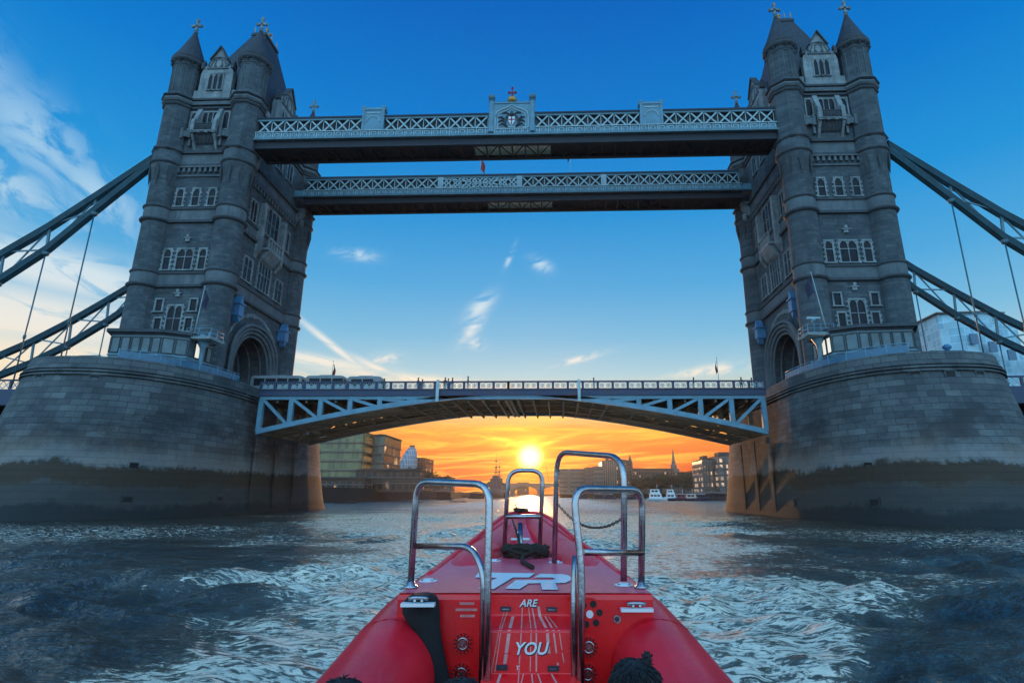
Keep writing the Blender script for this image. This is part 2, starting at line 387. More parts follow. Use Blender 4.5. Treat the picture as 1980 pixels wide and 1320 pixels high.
        if bevel:
            md = o.modifiers.new('bevel', 'BEVEL'); md.width = bevel; md.segments = 2; md.limit_method = 'ANGLE'
        return o
def kids(o): return [c for c in bpy.data.objects if c.parent == o]
def copy_tree(o, parent=None, loc=None):
    c = o.copy(); COL.objects.link(c); c.parent = parent; ORG[c.name] = V(loc) if loc else ORG.get(o.name, V((0, 0, 0)))
    if loc is not None: c.location = loc
    for ch in kids(o): copy_tree(ch, c)
    return c
def at(px, py, Y=None, z=None):
    """a pixel of the photograph as a point on the plane of depth Y or height z"""
    d = F+RT*((px-990-47.65)/1111.22)+UP*(-(py-660+14.2)/1111.22)
    k = (Y-CAMP.y)/d.y if Y is not None else (z-CAMP.z)/d.z
    return CAMP+d*k

# ------------------------------------------------------------------ water
def make_water():
    rng = np.random.RandomState(3)
    rad = np.concatenate([np.linspace(.3, 2.5, 14)[:-1], 2.5*np.exp(np.linspace(0, math.log(6000/2.5), 700))])
    ang = np.concatenate([np.radians(np.linspace(-56, 52, 900)), np.radians(np.linspace(52, 304, 90))[1:-1]])
    nr, na = len(rad), len(ang)
    Rr, A = np.meshgrid(rad, ang, indexing='ij')
    X = CAMP.x+Rr*np.sin(A); Y = CAMP.y+Rr*np.cos(A)
    sp = np.maximum(Rr*.013, Rr*.0021)
    Z = np.zeros_like(X)
    # slow variation that makes some patches choppier
    patch = np.zeros_like(X)
    for k in range(10):
        L = rng.uniform(9, 30); th = rng.uniform(0, 6.28); patch += np.sin(2*np.pi*(X*np.cos(th)+Y*np.sin(th))/L+rng.uniform(0, 6.28))
    patch = np.clip(1+.28*patch, .35, 1.9)
    wx = np.zeros_like(X); wy = np.zeros_like(X)
    for k in range(8):
        L = rng.uniform(4, 12); th = rng.uniform(0, 6.28); ph = rng.uniform(0, 6.28)
        q = np.sin(2*np.pi*(X*np.cos(th)+Y*np.sin(th))/L+ph); wx += .22*q*np.sin(th)*L/6; wy += .22*q*np.cos(th)*L/6
    Xw, Yw = X+wx, Y+wy
    for k in range(90):
        L = .16*(5.0/.16)**(k/89.)*rng.uniform(.9, 1.1)
        th = rng.normal(math.pi/2, .75) if rng.rand() < .75 else rng.uniform(0, 6.28)
        a = .0135*L**.85*(1.0 if L < 1.2 else .58)
        fade = np.clip((L/sp-3.)/3., 0, 1)
        if fade.max() <= 0: continue
        q = np.sin(2*np.pi*(Xw*np.cos(th)+Yw*np.sin(th))/L+rng.uniform(0, 6.28))
        Z += a*fade*(1-2*np.sqrt(np.clip((1-q)/2, 0, 1))*.9 if k % 2 else q)
    Z *= patch
    Z -= Z[:400].mean()
    Z = np.where(Rr > 900, 0, Z)
    vs = np.stack([X, Y, Z], -1).reshape(-1, 3)
    me = bpy.data.meshes.new('river_water')
    i, j = np.meshgrid(np.arange(nr-1), np.arange(na), indexing='ij'); j2 = (j+1) % na
    q = np.stack([i*na+j, i*na+j2, (i+1)*na+j2, (i+1)*na+j], -1).reshape(-1, 4)
    me.vertices.add(len(vs)); me.vertices.foreach_set('co', vs.ravel())
    me.loops.add(q.size); me.loops.foreach_set('vertex_index', q.ravel().astype(np.int32))
    me.polygons.add(len(q)); me.polygons.foreach_set('loop_start', np.arange(0, q.size, 4, dtype=np.int32))
    me.polygons.foreach_set('loop_total', np.full(len(q), 4, dtype=np.int32))
    me.polygons.foreach_set('use_smooth', np.ones(len(q), dtype=bool)); me.update(); me.validate()
    bm = bmesh.new(); bm.from_mesh(me)
    if bm.faces and sum(f.normal.z for f in list(bm.faces)[:200]) < 0: bmesh.ops.reverse_faces(bm, faces=bm.faces)
    bm.to_mesh(me); bm.free()
    mt, t, b = newmat('river_surface')
    p = geo_pos(t)
    n = t.noise(p, .25, 5, .6)
    colr = t.ramp(n, [(.3, (.020, .021, .017)), (.7, (.050, .046, .034))])
    # foamy flecks that double as sky reflection put into the colour
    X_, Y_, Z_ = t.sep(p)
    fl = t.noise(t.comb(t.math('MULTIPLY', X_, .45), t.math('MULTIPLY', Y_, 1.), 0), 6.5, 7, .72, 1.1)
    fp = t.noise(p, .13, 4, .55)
    # sky reflection painted pale down the middle, left out where the piers would mirror
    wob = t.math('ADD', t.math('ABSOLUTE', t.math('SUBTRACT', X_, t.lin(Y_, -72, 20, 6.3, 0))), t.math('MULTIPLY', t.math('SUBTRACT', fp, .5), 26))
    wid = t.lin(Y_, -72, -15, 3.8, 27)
    sheen_zone = t.smooth(t.math('DIVIDE', wob, wid), 1.25, .55)
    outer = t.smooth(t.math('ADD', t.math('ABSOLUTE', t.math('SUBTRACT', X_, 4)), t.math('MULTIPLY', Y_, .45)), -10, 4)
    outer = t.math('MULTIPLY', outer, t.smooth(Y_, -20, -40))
    cover = t.math('MAXIMUM', sheen_zone, t.math('MULTIPLY', outer, .75))
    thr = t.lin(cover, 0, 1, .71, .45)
    colr = t.mix(t.math('MULTIPLY', sheen_zone, .55), colr, (.16, .135, .095))
    foam_sheen = t.math('SMOOTH_MIN', t.math('MAXIMUM', t.math('MULTIPLY', t.math('SUBTRACT', fl, thr), 15), 0), 1, .1)
    colr = t.mix(t.math('MULTIPLY', foam_sheen, .9), colr, (.92, .78, .60))
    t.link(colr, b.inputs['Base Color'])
    b.inputs['IOR'].default_value = 1.55
    t.link(t.math('ADD', t.math('MULTIPLY', foam_sheen, .25), t.lin(t.sep(p)[1], -60, 60, .08, .22)), b.inputs['Roughness'])
    x, y, z = t.sep(p)
    bp = t.n.new('ShaderNodeBump'); bp.inputs['Strength'].default_value = 1; bp.inputs['Distance'].default_value = 1
    dist = t.n.new('ShaderNodeVectorMath'); dist.operation = 'DISTANCE'; t.link(p, dist.inputs[0]); dist.inputs[1].default_value = CAMP
    D = dist.outputs['Value']
    v1 = t.comb(t.math('MULTIPLY', x, .62), y, 0)
    near = t.math('MULTIPLY', t.noise(v1, 5., 4, .6, .5), t.smooth(D, 50, 8, 0., .085))
    mid = t.math('MULTIPLY', t.noise(v1, 1.3, 4, .65, .4), t.smooth(D, 4, 30, .05, .34))
    far = t.math('MULTIPLY', t.noise(v1, .33, 3, .6, .3), t.smooth(D, 25, 160, 0., 2.0))
    t.link(t.math('ADD', t.math('ADD', near, mid), far), bp.inputs['Height']); t.link(bp.outputs[0], b.inputs['Normal'])
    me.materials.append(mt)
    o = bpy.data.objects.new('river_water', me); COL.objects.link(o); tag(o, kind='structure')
make_water()

# ------------------------------------------------------------------ piers
TCX = 41.65
def pier_outline(z, s, off=0., n=26, top=15.2):
    a = 10.95-(10.95-9.6)*min(1, max(0, z/15.2))**.8+off; N = 29.3-(29.3-22.9)*min(1, max(0, z/15.2))**.65+off
    S = 7.5; pts = []
    for q in (0, 1, 2, 3):
        for k in range(n):
            th = math.pi/2*k/n
            c_, s_ = max(0, math.cos(th))**.82, max(0, math.sin(th))**.82
            if q == 0: p = (a*c_, S+(N-S)*s_)
            elif q == 1: p = (-a*s_, S+(N-S)*c_)
            elif q == 2: p = (-a*c_, -S-(N-S)*s_)
            else: p = (a*s_, -S-(N-S)*c_)
            pts.append((s*TCX+p[0], p[1], z))
    return pts
def ring(mb, s, z0, z1, o):
    mb.grid([pier_outline(z0, s, .0), pier_outline(z0, s, o), pier_outline(z1, s, o), pier_outline(z1, s, .0)], False, True)
def make_pier(s, label):
    t = thing('bridge_pier', (s*TCX, 0, -2), label, 'bridge pier', 'granite river piers of the bridge')
    mb = MB(); zs = [-2, 0, .5, 1, 2, 3, 4, 6, 8, 10, 12, 13.2, 14.4]
    mb.grid([pier_outline(z, s) for z in zs], True, True)
    k = len(mb.v); mb.add(pier_outline(14.4, s), [tuple(range(104))]); mb.build('shaft', M_PIER, t)
    mb = MB()
    mb.grid([pier_outline(14.38, s, -.65), pier_outline(15.2, s, -.65), pier_outline(15.2, s, .0), pier_outline(14.3, s, .0)], False, True)
    pp = mb.build('parapet', M_PIER, t)
    for z0, z1, o in ((13.95, 14.1, .17), (13.62, 13.76, .26), (13.28, 13.42, .20)):
        mb = MB(); ring(mb, s, z0, z1, o); mb.build('string_course', M_PIER, t)
    # square scupper holes: dark recessed boxes with sills
    def hole(px, py, w, h):
        d = at(px, py, Y=0)-CAMP
        best = None
        for i in range(400):
            q = CAMP+d*(.3+.7*i/400)
            a = 10.95-1.35*min(1, max(0, q.z/15.2))**.8; N = 29.3-6.4*max(0, min(1, q.z/15.2))**.65
            dx = abs(q.x-s*TCX)/a; dy = max(0, abs(q.y)-7.5)/(N-7.5)
            if dx**2.44+dy**2.44 < 1: best = q; break
        if best is None: return
        nx = math.copysign(abs((best.x-s*TCX)/a)**1.44, best.x-s*TCX)/a; ny = -abs((best.y+7.5)/(N-7.5))**1.44/(N-7.5); nn = V((nx, ny, 0)).normalized(); tt = V((-nn.y, nn.x, 0))
        mb = MB(); c = best-nn*.28
        for sd in (-1, 1): mb.beam(c+tt*sd*(w/2+.06)-V((0, 0, h/2))+nn*.3, c+tt*sd*(w/2+.06)+V((0, 0, h/2))+nn*.3, .14, .12, nn)
        mb.beam(c-tt*(w/2+.1)+V((0, 0, h/2+.06))+nn*.3, c+tt*(w/2+.1)+V((0, 0, h/2+.06))+nn*.3, .12, .14)
        o = mb.build('hole_surround', M_PIER, t)
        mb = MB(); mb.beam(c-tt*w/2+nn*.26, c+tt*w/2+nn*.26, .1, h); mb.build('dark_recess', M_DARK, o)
    if s < 0:
        for px, py in ((312, 745), (183, 735), (122, 731), (75, 733), (258, 903), (245, 970), (424, 968)): hole(px, py, .8, .85)
    else:
        for px, py in ((1640, 738), (1770, 727), (1838, 726), (1895, 727), (1680, 903), (1692, 975), (1540, 972)): hole(px, py, .8, .85)
    # inner wall towards the opening span: shallow buttresses
    for y in (-5.5, 0, 5.5):
        mb = MB(); x0 = s*(TCX-10.7); mb.box(x0, x0-s*.18, y-.5, y+.5, -1, 9.0); mb.build('buttress', M_PIER, t)
    return t
make_pier(-1, 'left granite bridge pier with rounded nose and dark tide band')
make_pier(1, 'right granite bridge pier with rounded nose and dark tide band')

# ------------------------------------------------------------------ towers
def cone_profile(r0, z0, z1):
    return [(r0+.12, z0-.3), (r0+.2, z0), (r0*.84, z0+(z1-z0)*.2), (r0*.58, z0+(z1-z0)*.46), (r0*.33, z0+(z1-z0)*.72), (.17, z1-.1), (.32, z1), (.2, z1+.15)]
def make_tower(s, label):
    C = s*41.4; T = thing('bridge_tower', (C, 0, 14), label, 'tower', 'twin gothic bridge towers')
    HX, HY = 5.15, 9.6
    fr = lambda u, n, z: (C+u, -HY-n, z)                       # river front
    si = lambda u, n, z: (C-s*(HX+n), u, z)                    # face towards the span
    def fbox(mb, fm, u0, u1, n0, n1, z0, z1):
        p = fm(u0, n0, z0); q = fm(u1, n1, z1); mb.box(p[0], q[0], p[1], q[1], z0, z1)
    # walls with the road arch cut through
    arch = [(4.55, 13), (4.55, 18.3)]+[(4.55*math.cos(a)**.9 if a < 1.57 else 0, 18.3+4.9*math.sin(a)) for a in [R(q) for q in range(10, 91, 10)]]
    arch = arch+[(-u, z) for u, z in arch[::-1][1:]]
    poly = [(-HY, 13), (-HY, 53.6), (HY, 53.6), (HY, 13)]+arch
    mb = MB(); mb.prism(poly, lambda u, v, w: (w, u, v), C-HX, C+HX); walls = mb.build('walls', M_TOWER, T)
    # archivolt orders on the inner face
    for i, (e, dep) in enumerate(((.0, .10), (.5, .28), (1.0, .46), (1.5, .62))):
        pts = [(u*(1+e/4.7), 14 if z < 14 else z+e*.95 if z > 18.4 else z) for u, z in arch]
        mb = MB()
        mb.tube([si(u, dep-.1, z) for u, z in pts], .26 if i else .2, 6); mb.build('arch_moulding', M_BAND, T)
    mb = MB()
    for k in range(6):   # ribs of the vault
        x = C-s*(HX-1.0-1.6*k); mb.tube([(x, u*.985, z-.05) for u, z in arch], .16, 6)
    mb.build('vault_rib', M_BAND, T)
    mb = MB(); mb.box(C-s*.5, C+s*.5, -4.5, 4.5, 14.4, 23.1); mb2 = mb
    # inscription frieze above the arch
    mb = MB(); r = random.Random(5)
    for k in range(44):
        a = R(18+144*k/43); u = -7.0*math.cos(a); z = 19.2+6.9*math.sin(a)
        p = si(u, 0, z); fbox(mb, si, u-.11, u+.11, 0, .10, z-.32*r.uniform(.5, 1), z+.32*r.uniform(.5, 1))
    mb.build('carved_frieze', M_TRIM, T)
    # turrets
    for ix in (-1, 1):
        for iy in (-1, 1):
            tx, ty = C+4.82*ix, 9.15*iy
            mb = MB()
            mb.lathe([(1.95, 13), (1.95, 15.6), (1.78, 16), (1.78, 27.3), (1.78, 29.2), (1.74, 36.2), (1.72, 38.0), (1.74, 42.0), (1.98, 43.6), (2.04, 44.4), (2.04, 46.3)], tx, ty, 28)
            tb = mb.build('turret', M_TOWER, T)
            mb = MB(); mb.lathe([(2.06, 46.3), (2.0, 46.9), (1.98, 53.6), (2.0, 54.6), (1.88, 55.2), (1.88, 59.7), (1.98, 59.8), (1.98, 60.1), (1.9, 60.9)], tx, ty, 8, False, R(22.5)); mb.build('octagonal_stage', M_TOWER, tb)
            mb = MB(); mb.lathe([(1.80, 27.3), (1.83, 27.4), (1.83, 29.1), (1.80, 29.2)], tx, ty, 28); mb.build('smooth_band', M_BAND, tb)
            mb = MB(); mb.lathe([(1.76, 36.2), (1.80, 36.3), (1.80, 37.9), (1.76, 38.)], tx, ty, 28); mb.build('smooth_band', M_BAND, tb)
            mb = MB()
            for k in range(8):    # arrowhead corbels below the octagon
                a = R(45*k); ux, uy = math.cos(a), math.sin(a); tg = V((-uy, ux, 0))
                base = V((tx, ty, 0)); w = .33
                pts = [base+V((ux, uy, 0))*1.86+V((0, 0, 40.9)), base+V((ux, uy, 0))*2.10+tg*w+V((0, 0, 43.1)), base+V((ux, uy, 0))*2.16+V((0, 0, 44.1)), base+V((ux, uy, 0))*2.10-tg*w+V((0, 0, 43.1)),
                       base+V((ux, uy, 0))*1.6+V((0, 0, 43.2))]
                mb.add(pts, [(0, 1, 2), (0, 2, 3), (0, 4, 1), (1, 4, 2), (2, 4, 3), (3, 4, 0)])
            mb.build('corbel', M_CORN, tb)
            mb = MB(); mb.lathe(cone_profile(2.05, 61.15, 66.7), tx, ty, 16, True); cn = mb.build('cone_roof', M_SLATE, tb)
            mb = MB(); mb.lathe([(1.9, 60.3), (2.2, 60.6), (2.26, 60.9), (1.9, 61.0)], tx, ty, 16)
            for k in range(16):
                a = R(22.5*k); mb.beam((tx+1.9*math.cos(a), ty+1.9*math.sin(a), 60.1), (tx+2.15*math.cos(a), ty+2.15*math.sin(a), 60.55), .16, .3)
            mb.build('eaves', M_CORN, tb)
            mb = MB(); mb.cross((tx, ty, 66.5), 2.35, w=.26); mb.build('finial', M_TRIM, cn)
            # narrow blind panels of the octagon
            mb = MB()
            for k in range(8):
                a = R(45*k); c_, s_ = math.cos(a), math.sin(a); rr = 1.76; tg = V((-s_, c_, 0)); o_ = V((tx+c_*rr, ty+s_*rr, 0))
                for q in (-.42, .42): mb.beam(o_+tg*q+V((0, 0, 55.6)), o_+tg*q+V((0, 0, 59.6)), .09, .10, (c_, s_, 0))
                mb.beam(o_-tg*.42+V((0, 0, 59.6)), o_+tg*.42+V((0, 0, 59.6)), .1, .1)
            mb.build('panel_moulding', M_BAND, tb)
    # string courses and cornices, walls + turrets
    def course(z, h, o, mat, name='cornice', wallo=None):
        wo = o if wallo is None else wallo
        mb = MB()
        mb.box(C-3.6, C+3.6, -HY-wo, -HY+.1, z-h/2, z+h/2); mb.box(C-3.6, C+3.6, HY-.1, HY+wo, z-h/2, z+h/2)
        mb.box(C-s*(HX-.1), C-s*(HX+wo), -7.8, 7.8, z-h/2, z+h/2); mb.box(C+s*(HX-.1), C+s*(HX+wo), -7.8, 7.8, z-h/2, z+h/2)
        for ix in (-1, 1):
            for iy in (-1, 1):
                oc = z > 45; rr = 2.02 if z > 43 else 1.78
                mb.lathe([(rr-.05, z-h/2-.12), (rr+o*.55, z-h/2), (rr+o, z), (rr+o*.8, z+h/2), (rr-.05, z+h/2+.05)], C+4.82*ix, 9.15*iy, 8 if oc else 28, not oc, R(22.5) if oc else 0)
        mb.build(name, mat, T)
    for z, h, o in ((27.34, .34, .34), (29.12, .26, .22), (36.22, .34, .34), (38.07, .26, .22), (44.45, .30, .24), (46.36, .36, .36), (53.35, .30, .22)): course(z, h, o, M_CORN)
    course(54.0, .55, .38, M_BAND, 'carved_cornice'); course(54.55, .3, .5, M_CORN)
    course(16.0, .3, .25, M_BAND, 'plinth_course')
    for z0, z1 in ((27.5, 29.0), (36.4, 37.94), (44.6, 46.2)):
        mb = MB(); mb.box(C-3.3, C+3.3, -HY-.06, -HY+.1, z0, z1); mb.build('smooth_band', M_BAND, T)
        mb = MB(); mb.box(C-s*HX, C-s*(HX+.06), -7.6, 7.6, z0, z1); mb.build('smooth_band', M_BAND, T)
    # corbel table under the upper string courses
    mb = MB(); 
    for k in range(9):
        u = -2.9+5.8*k/8; fbox(mb, fr, u-.16, u+.16, 0, .32, 43.35, 44.0)
    fbox(mb, fr, -3.1, 3.1, 0, .4, 44.0, 44.2); fbox(mb, fr, -3.1, 3.1, 0, .18, 42.75, 42.95)
    mb.build('corbel_table', M_BAND, T)
    mb = MB()
    for k in range(17):
        u = -6.6+13.2*k/16; fbox(mb, si, u-.2, u+.2, 0, .32, 43.35, 44.0)
    fbox(mb, si, -7.2, 7.2, 0, .4, 44.0, 44.2); mb.build('corbel_table', M_BAND, T)
    # windows: stone surround (with teeth), mullions; pane is a sub-part
    def window(fm, u, w, z0, z1, lights=1, teeth=True, arched=False, transom=None, sill=.12, fw=.18):
        mb = MB()
        for sd in (-1, 1):
            a, b = u+sd*w/2, u+sd*(w/2+fw); fbox(mb, fm, a, b, 0, .16, z0, z1)
            if teeth:
                k = 0; z = z0
                while z < z1-.2:
                    fbox(mb, fm, b, b+sd*.17, 0, .12, z, z+.26); z += .6
        fbox(mb, fm, u-w/2-fw, u+w/2+fw, 0, .18, z1, z1+.2)
        fbox(mb, fm, u-w/2-fw-sill, u+w/2+fw+sill, 0, .26, z0-.16, z0)
        for k in range(1, lights):
            q = u-w/2+w*k/lights; fbox(mb, fm, q-.05, q+.05, 0, .12, z0, z1)
        if transom: fbox(mb, fm, u-w/2, u+w/2, 0, .10, transom-.05, transom+.05)
        if arched:
            lw = w/lights
            for k in range(lights):
                c0 = u-w/2+lw*(k+.5); zt = z1
                for sd in (-1, 1):
                    poly = [(c0+sd*lw/2, z1), (c0+sd*lw*.05, z1), (c0+sd*lw*.30, z1-lw*.16), (c0+sd*lw*.44, z1-lw*.4), (c0+sd*lw/2, z1-lw*.6)]
                    mb.prism(poly, lambda a, b, n: fm(a, n, b), .02, .11)
        o = mb.build('window', M_TRIM, T)
        mb = MB(); fbox(mb, fm, u-w/2, u+w/2, 0, .035, z0, z1); mb.build('pane', M_GLASS, o)
        return o
    # level 1
    window(fr, 0, 1.75, 21.4, 24.7, 2, True, True, 23.1)
    for u in (-1.95, 1.95): window(fr, u, .8, 21.45, 23.1, 1, True, False); window(fr, u*1.12, .8, 24.05, 25.55, 1, False, fw=.2)
    mb = MB(); fbox(mb, fr, -3.05, 3.05, 0, .3, 20.9, 21.15); fbox(mb, fr, -3.0, 3.0, 0, .12, 19.0, 19.3); mb.build('sill_band', M_TRIM, T)
    for u in (-2.4, 0, 2.4): window(fr, u, .9, 19.4, 20.7, 1, False)
    # level 2
    window(fr, 0, 2.0, 29.55, 32.3, 2, True, True, 31.3)
    for u in (-2.3, 2.3): window(fr, u, .85, 29.55, 32.3, 1, True, True, 31.3)
    # level 3
    for u in (-2.15, 0, 2.15): window(fr, u, .85, 38.45, 40.9, 1, True, True, 39.8)
    # carved shields above the middle windows
    for z in (25.9, 33.4):
        mb = MB(); fbox(mb, fr, -.28, .28, 0, .22, z, z+.4); fbox(mb, fr, -.5, .5, 0, .3, z+.4, z+.52); fbox(mb, fr, -.16, .16, 0, .35, z+.52, z+.95); mb.build('carved_shield', M_TRIM, T)
    # level 4: oriel balcony
    window(fr, 0, 2.05, 50.2, 52.6, 3, False, True); 
    for u in (-2.25, 2.25): window(fr, u, .75, 50.0, 52.6, 1, False, True)
    for u in (-1.45, 1.45):
        mb = MB(); fbox(mb, fr, u-.3, u+.3, 0, .85, 50.1, 51.4); mb.prism([(0, 51.4), (.85, 51.4), (.25, 53.1), (0, 53.1)], lambda n, z, q: fr(q, n, z), u-.3, u+.3); mb.build('pinnacle_buttress', M_TRIM, T)
    mb = MB()
    fbox(mb, fr, -1.75, 1.75, 0, 1.15, 48.9, 49.05); fbox(mb, fr, -1.8, 1.8, 0, 1.22, 49.05, 49.15)
    for k in range(4): fbox(mb, fr, -1.5+1.0*k-.14, -1.5+1.0*k+.14, 1.0, 1.3, 48.72, 48.9)
    bal = mb.build('balcony', M_TRIM, T)
    mb = MB(); fbox(mb, fr, -1.35, 1.35, .95, 1.08, 49.15, 50.15); fbox(mb, fr, -1.5, 1.5, .9, 1.15, 50.15, 50.28)
    for k in range(6):
        u = -1.1+.44*k; mb.tube([fr(u+.16*math.cos(q), 1.12, 49.65+.3*math.sin(q)) for q in [R(60*j) for j in range(6)]], .05, 4, True)
    for sd in (-1, 1): fbox(mb, fr, sd*1.45, sd*1.58, 0, 1.0, 49.15, 50.1)
    mb.build('carved_front', M_CORN, bal)
    for sd in (-1, 1):
        mb = MB(); fbox(mb, fr, sd*1.25, sd*1.75, .75, 1.25, 49.15, 50.6); mb.prism([(.75, 50.6), (1.25, 50.6), (1.0, 51.1)], lambda n, z, q: fr(q, n, z), sd*1.25, sd*1.75); mb.build('corner_block', M_TRIM, bal)
        mb = MB(); mb.prism([(0, 48.9), (1.05, 48.9), (.95, 48.5), (.5, 47.9), (.25, 47.3), (0, 46.9)], lambda n, z, q: fr(q, n, z), sd*1.35, sd*1.65); mb.build('bracket', M_TRIM, bal)
    mb = MB(); mb.prism([(0, 48.9), (.85, 48.9), (.6, 48.4), (.25, 47.8), (0, 47.6)], lambda n, z, q: fr(q, n, z), -1.3, 1.3)
    for k in range(5): u = -1.0+.5*k; mb.tube([fr(u, .8, 48.8), fr(u+.2, .45, 48.2), fr(u, .12, 47.75)], .09, 5)
    mb.build('balcony_corbel', M_CORN, bal)
    for sd in (-1, 1):
        mb = MB(); fbox(mb, fr, sd*2.0, sd*3.3, 0, .6, 48.6, 48.8); fbox(mb, fr, sd*1.95, sd*3.35, .5, .62, 48.8, 49.5)
        for u in (2.1, 3.2):
            fbox(mb, fr, sd*(u-.2), sd*(u+.2), 0, .7, 48.4, 49.9); fbox(mb, fr, sd*(u-.14), sd*(u+.14), 0, .4, 47.3, 48.4)
        mb.build('side_balcony', M_BAND, T)
    # parapet between turrets
    mb = MB()
    fbox(mb, fr, -3.4, 3.4, -.4, .12, 54.7, 55.3)
    for sd in (-1, 1): fbox(mb, fr, sd*2.4, sd*3.0, -.4, .12, 55.3, 56.2)
    mb.build('parapet', M_TRIM, T)
    mb = MB(); fbox(mb, si, -7.6, 7.6, -.4, .12, 54.7, 55.3)
    for k in range(8):
        u = -6.8+13.6*k/7
        if abs(u) > 3.2: fbox(mb, si, u-.45, u+.45, -.4, .12, 55.3, 56.1)
    mb.build('parapet', M_TRIM, T)
    # gabled dormers
    def gable(fm, w, zs, zp, depth, wins, z0):
        mb = MB()
        poly = [(-w, 54.7), (-w, zs-1.2), (-w*.86, zs), (-w*.62, zs+.2), (-w*.52, zs+(zp-zs)*.35), (0, zp), (w*.52, zs+(zp-zs)*.35), (w*.62, zs+.2), (w*.86, zs), (w, zs-1.2), (w, 54.7)]
        mb.prism(poly, lambda u, z, n: fm(u, n, z), -.5, .3); g = mb.build('gable', M_TRIM, T)
        mb = MB()
        for sd in (-1, 1):
            mb.beam(fm(sd*w*.55, .1, zs+(zp-zs)*.32), fm(0, .1, zp+.1), .95, .16)
            fbox(mb, fm, sd*(w*.92-.2), sd*(w*.92+.22), -.3, .5, zs-.4, zs+.55); mb.lathe([(.2, zs+.55), (.26, zs+.75), (.04, zs+1.25)], *fm(sd*w*.92, .1, 0)[:2], 8)
        mb.build('coping', M_CORN, g)
        mb = MB(); ctr = zs+.1
        for sd in (-1, 1):
            mb.tube([fm(sd*w*.62*math.cos(a), .32, ctr+w*.62*math.sin(a)) for a in [R(q) for q in range(0, 91, 15)]], .1, 5)
            for q in (.25, .5): mb.tube([fm(sd*w*q, .32, ctr-.1), fm(sd*w*q*.7, .32, ctr+w*.35), fm(0, .32, ctr+w*.55)], .07, 5)
        fbox(mb, fm, -w*.66, w*.66, .25, .42, ctr-.55, ctr-.3)
        for k in range(4): mb.lathe([(.02, 0)], 0, 0, 3) if False else fbox(mb, fm, -w*.5+w*k/3-.12, -w*.5+w*k/3+.12, .3, .42, ctr-.2, ctr+.1)
        mb.build('tracery', M_BAND, g)
        if wins:
            for u in wins:
                mbw = MB()
                fm2 = lambda a, n, z: fm(a, n+.3, z)
                for sd in (-1, 1): fbox(mbw, fm2, u+sd*.27, u+sd*.38, 0, .12, z0, z0+2.55)
                fbox(mbw, fm2, u-.38, u+.38, 0, .14, z0+2.55, z0+2.7); fbox(mbw, fm2, u-.42, u+.42, 0, .2, z0-.12, z0)
                for sd in (-1, 1): mbw.prism([(u+sd*.27, z0+2.55), (u, z0+2.55), (u+sd*.16, z0+2.35), (u+sd*.27, z0+2.0)], lambda a, b, n: fm2(a, n, b), .02, .1)
                wo = mbw.build('window', M_TRIM, g)
                mbp = MB(); fbox(mbp, fm2, u-.27, u+.27, 0, .03, z0, z0+2.55); 
                mbp.build('pane', M_GLASS, wo) if False else mbp.build('window_pane', M_GLASS, g)
        mb = MB(); mb.prism([(-w*.8, zs-1.0), (0, zp-.6), (w*.8, zs-1.0), (w*.8, 54.8), (-w*.8, 54.8)], lambda u, z, n: fm(u, n, z), -.5, -depth); mb.build('dormer_roof', M_SLATE, T)
        mb = MB(); p = fm(0, .1, zp)
        return g
    gable(fr, 2.3, 60.0, 63.2, 4.2, (-.72, 0, .72), 56.1)
    gable(si, 3.3, 60.3, 64.0, 2.6, (-1.5, -.5, .5, 1.5), 56.3)
    # steep main roof with flat top and crest
    mb = MB()
    b0, b1, z0, z1 = (5.0, 9.0), (1.1, 2.0), 55.0, 72.6
    lv = [(0, 1.), (.25, .76), (.5, .51), (.75, .255), (1., 0.)]
    rows = []
    for q, k in lv:
        hx = b1[0]+(b0[0]-b1[0])*k; hy = b1[1]+(b0[1]-b1[1])*k; z = z0+(z1-z0)*q
        rows.append([(C-hx, -hy, z), (C+hx, -hy, z), (C+hx, hy, z), (C-hx, hy, z)])
    mb.grid(rows, False, True); mb.add(rows[-1], [(0, 1, 2, 3)]); rf = mb.build('roof', M_SLATE, T)
    mb = MB(); mb.box(C-1.25, C+1.25, -2.05, 2.05, 72.7, 73.1); mb.box(C-1.05, C+1.05, -1.85, 1.85, 73.1, 73.4); mb.build('roof_platform', M_CORN, rf)
    mb = MB()
    for ix in (-1, 0, 1):
        for iy in (-1, 0, 1):
            if ix or iy: mb.lathe([(.10, 73.4), (.05, 73.9), (.13, 74.1), (.03, 74.5), (.02, 74.9)], C+ix*.95, iy*1.7, 6)
    mb.cross((C, 0, 73.4), 2.3, w=.16); mb.build('crest', M_GOLD, rf)
    # span-facing windows
    window(si, 0, 3.3, 30.0, 34.2, 4, True, True, 32.4)
    for u in (-4.4, 4.4): window(si, u, 2.0, 30.0, 33.2, 2, True, True, 32.0)
    mb = MB()
    fbox(mb, si, -2.0, 2.0, 0, 1.3, 35.6, 36.0); mb.prism([(0, 33.9), (.5, 34.3), (1.3, 35.6), (0, 35.6)], lambda n, z, q: si(q, n, z), -1.7, 1.7)
    for k in range(6): fbox(mb, si, -1.9+3.8*k/5-.12, -1.9+3.8*k/5+.12, 1.1, 1.3, 36.0, 37.2)
    fbox(mb, si, -2.0, 2.0, 1.05, 1.35, 37.2, 37.4); mb.build('balcony', M_TRIM, T)
    for u in (-3.0, 3.0):
        mb = MB(); fbox(mb, si, u-.35, u+.35, 0, .8, 35.2, 42.2); mb.prism([(0, 34.0), (.8, 35.2), (0, 35.2)], lambda n, z, q: si(q, n, z), u-.35, u+.35); mb.build('pilaster', M_TRIM, T)
    window(si, 0, 4.4, 38.5, 42.6, 4, False, True, 40.5)
    for u in (-4.9, 4.9): window(si, u, 1.5, 38.5, 41.6, 2, True, True)
    for u in (-3.3, 0, 3.3): window(si, u, 1.6, 49.6, 52.4, 2, False, True)
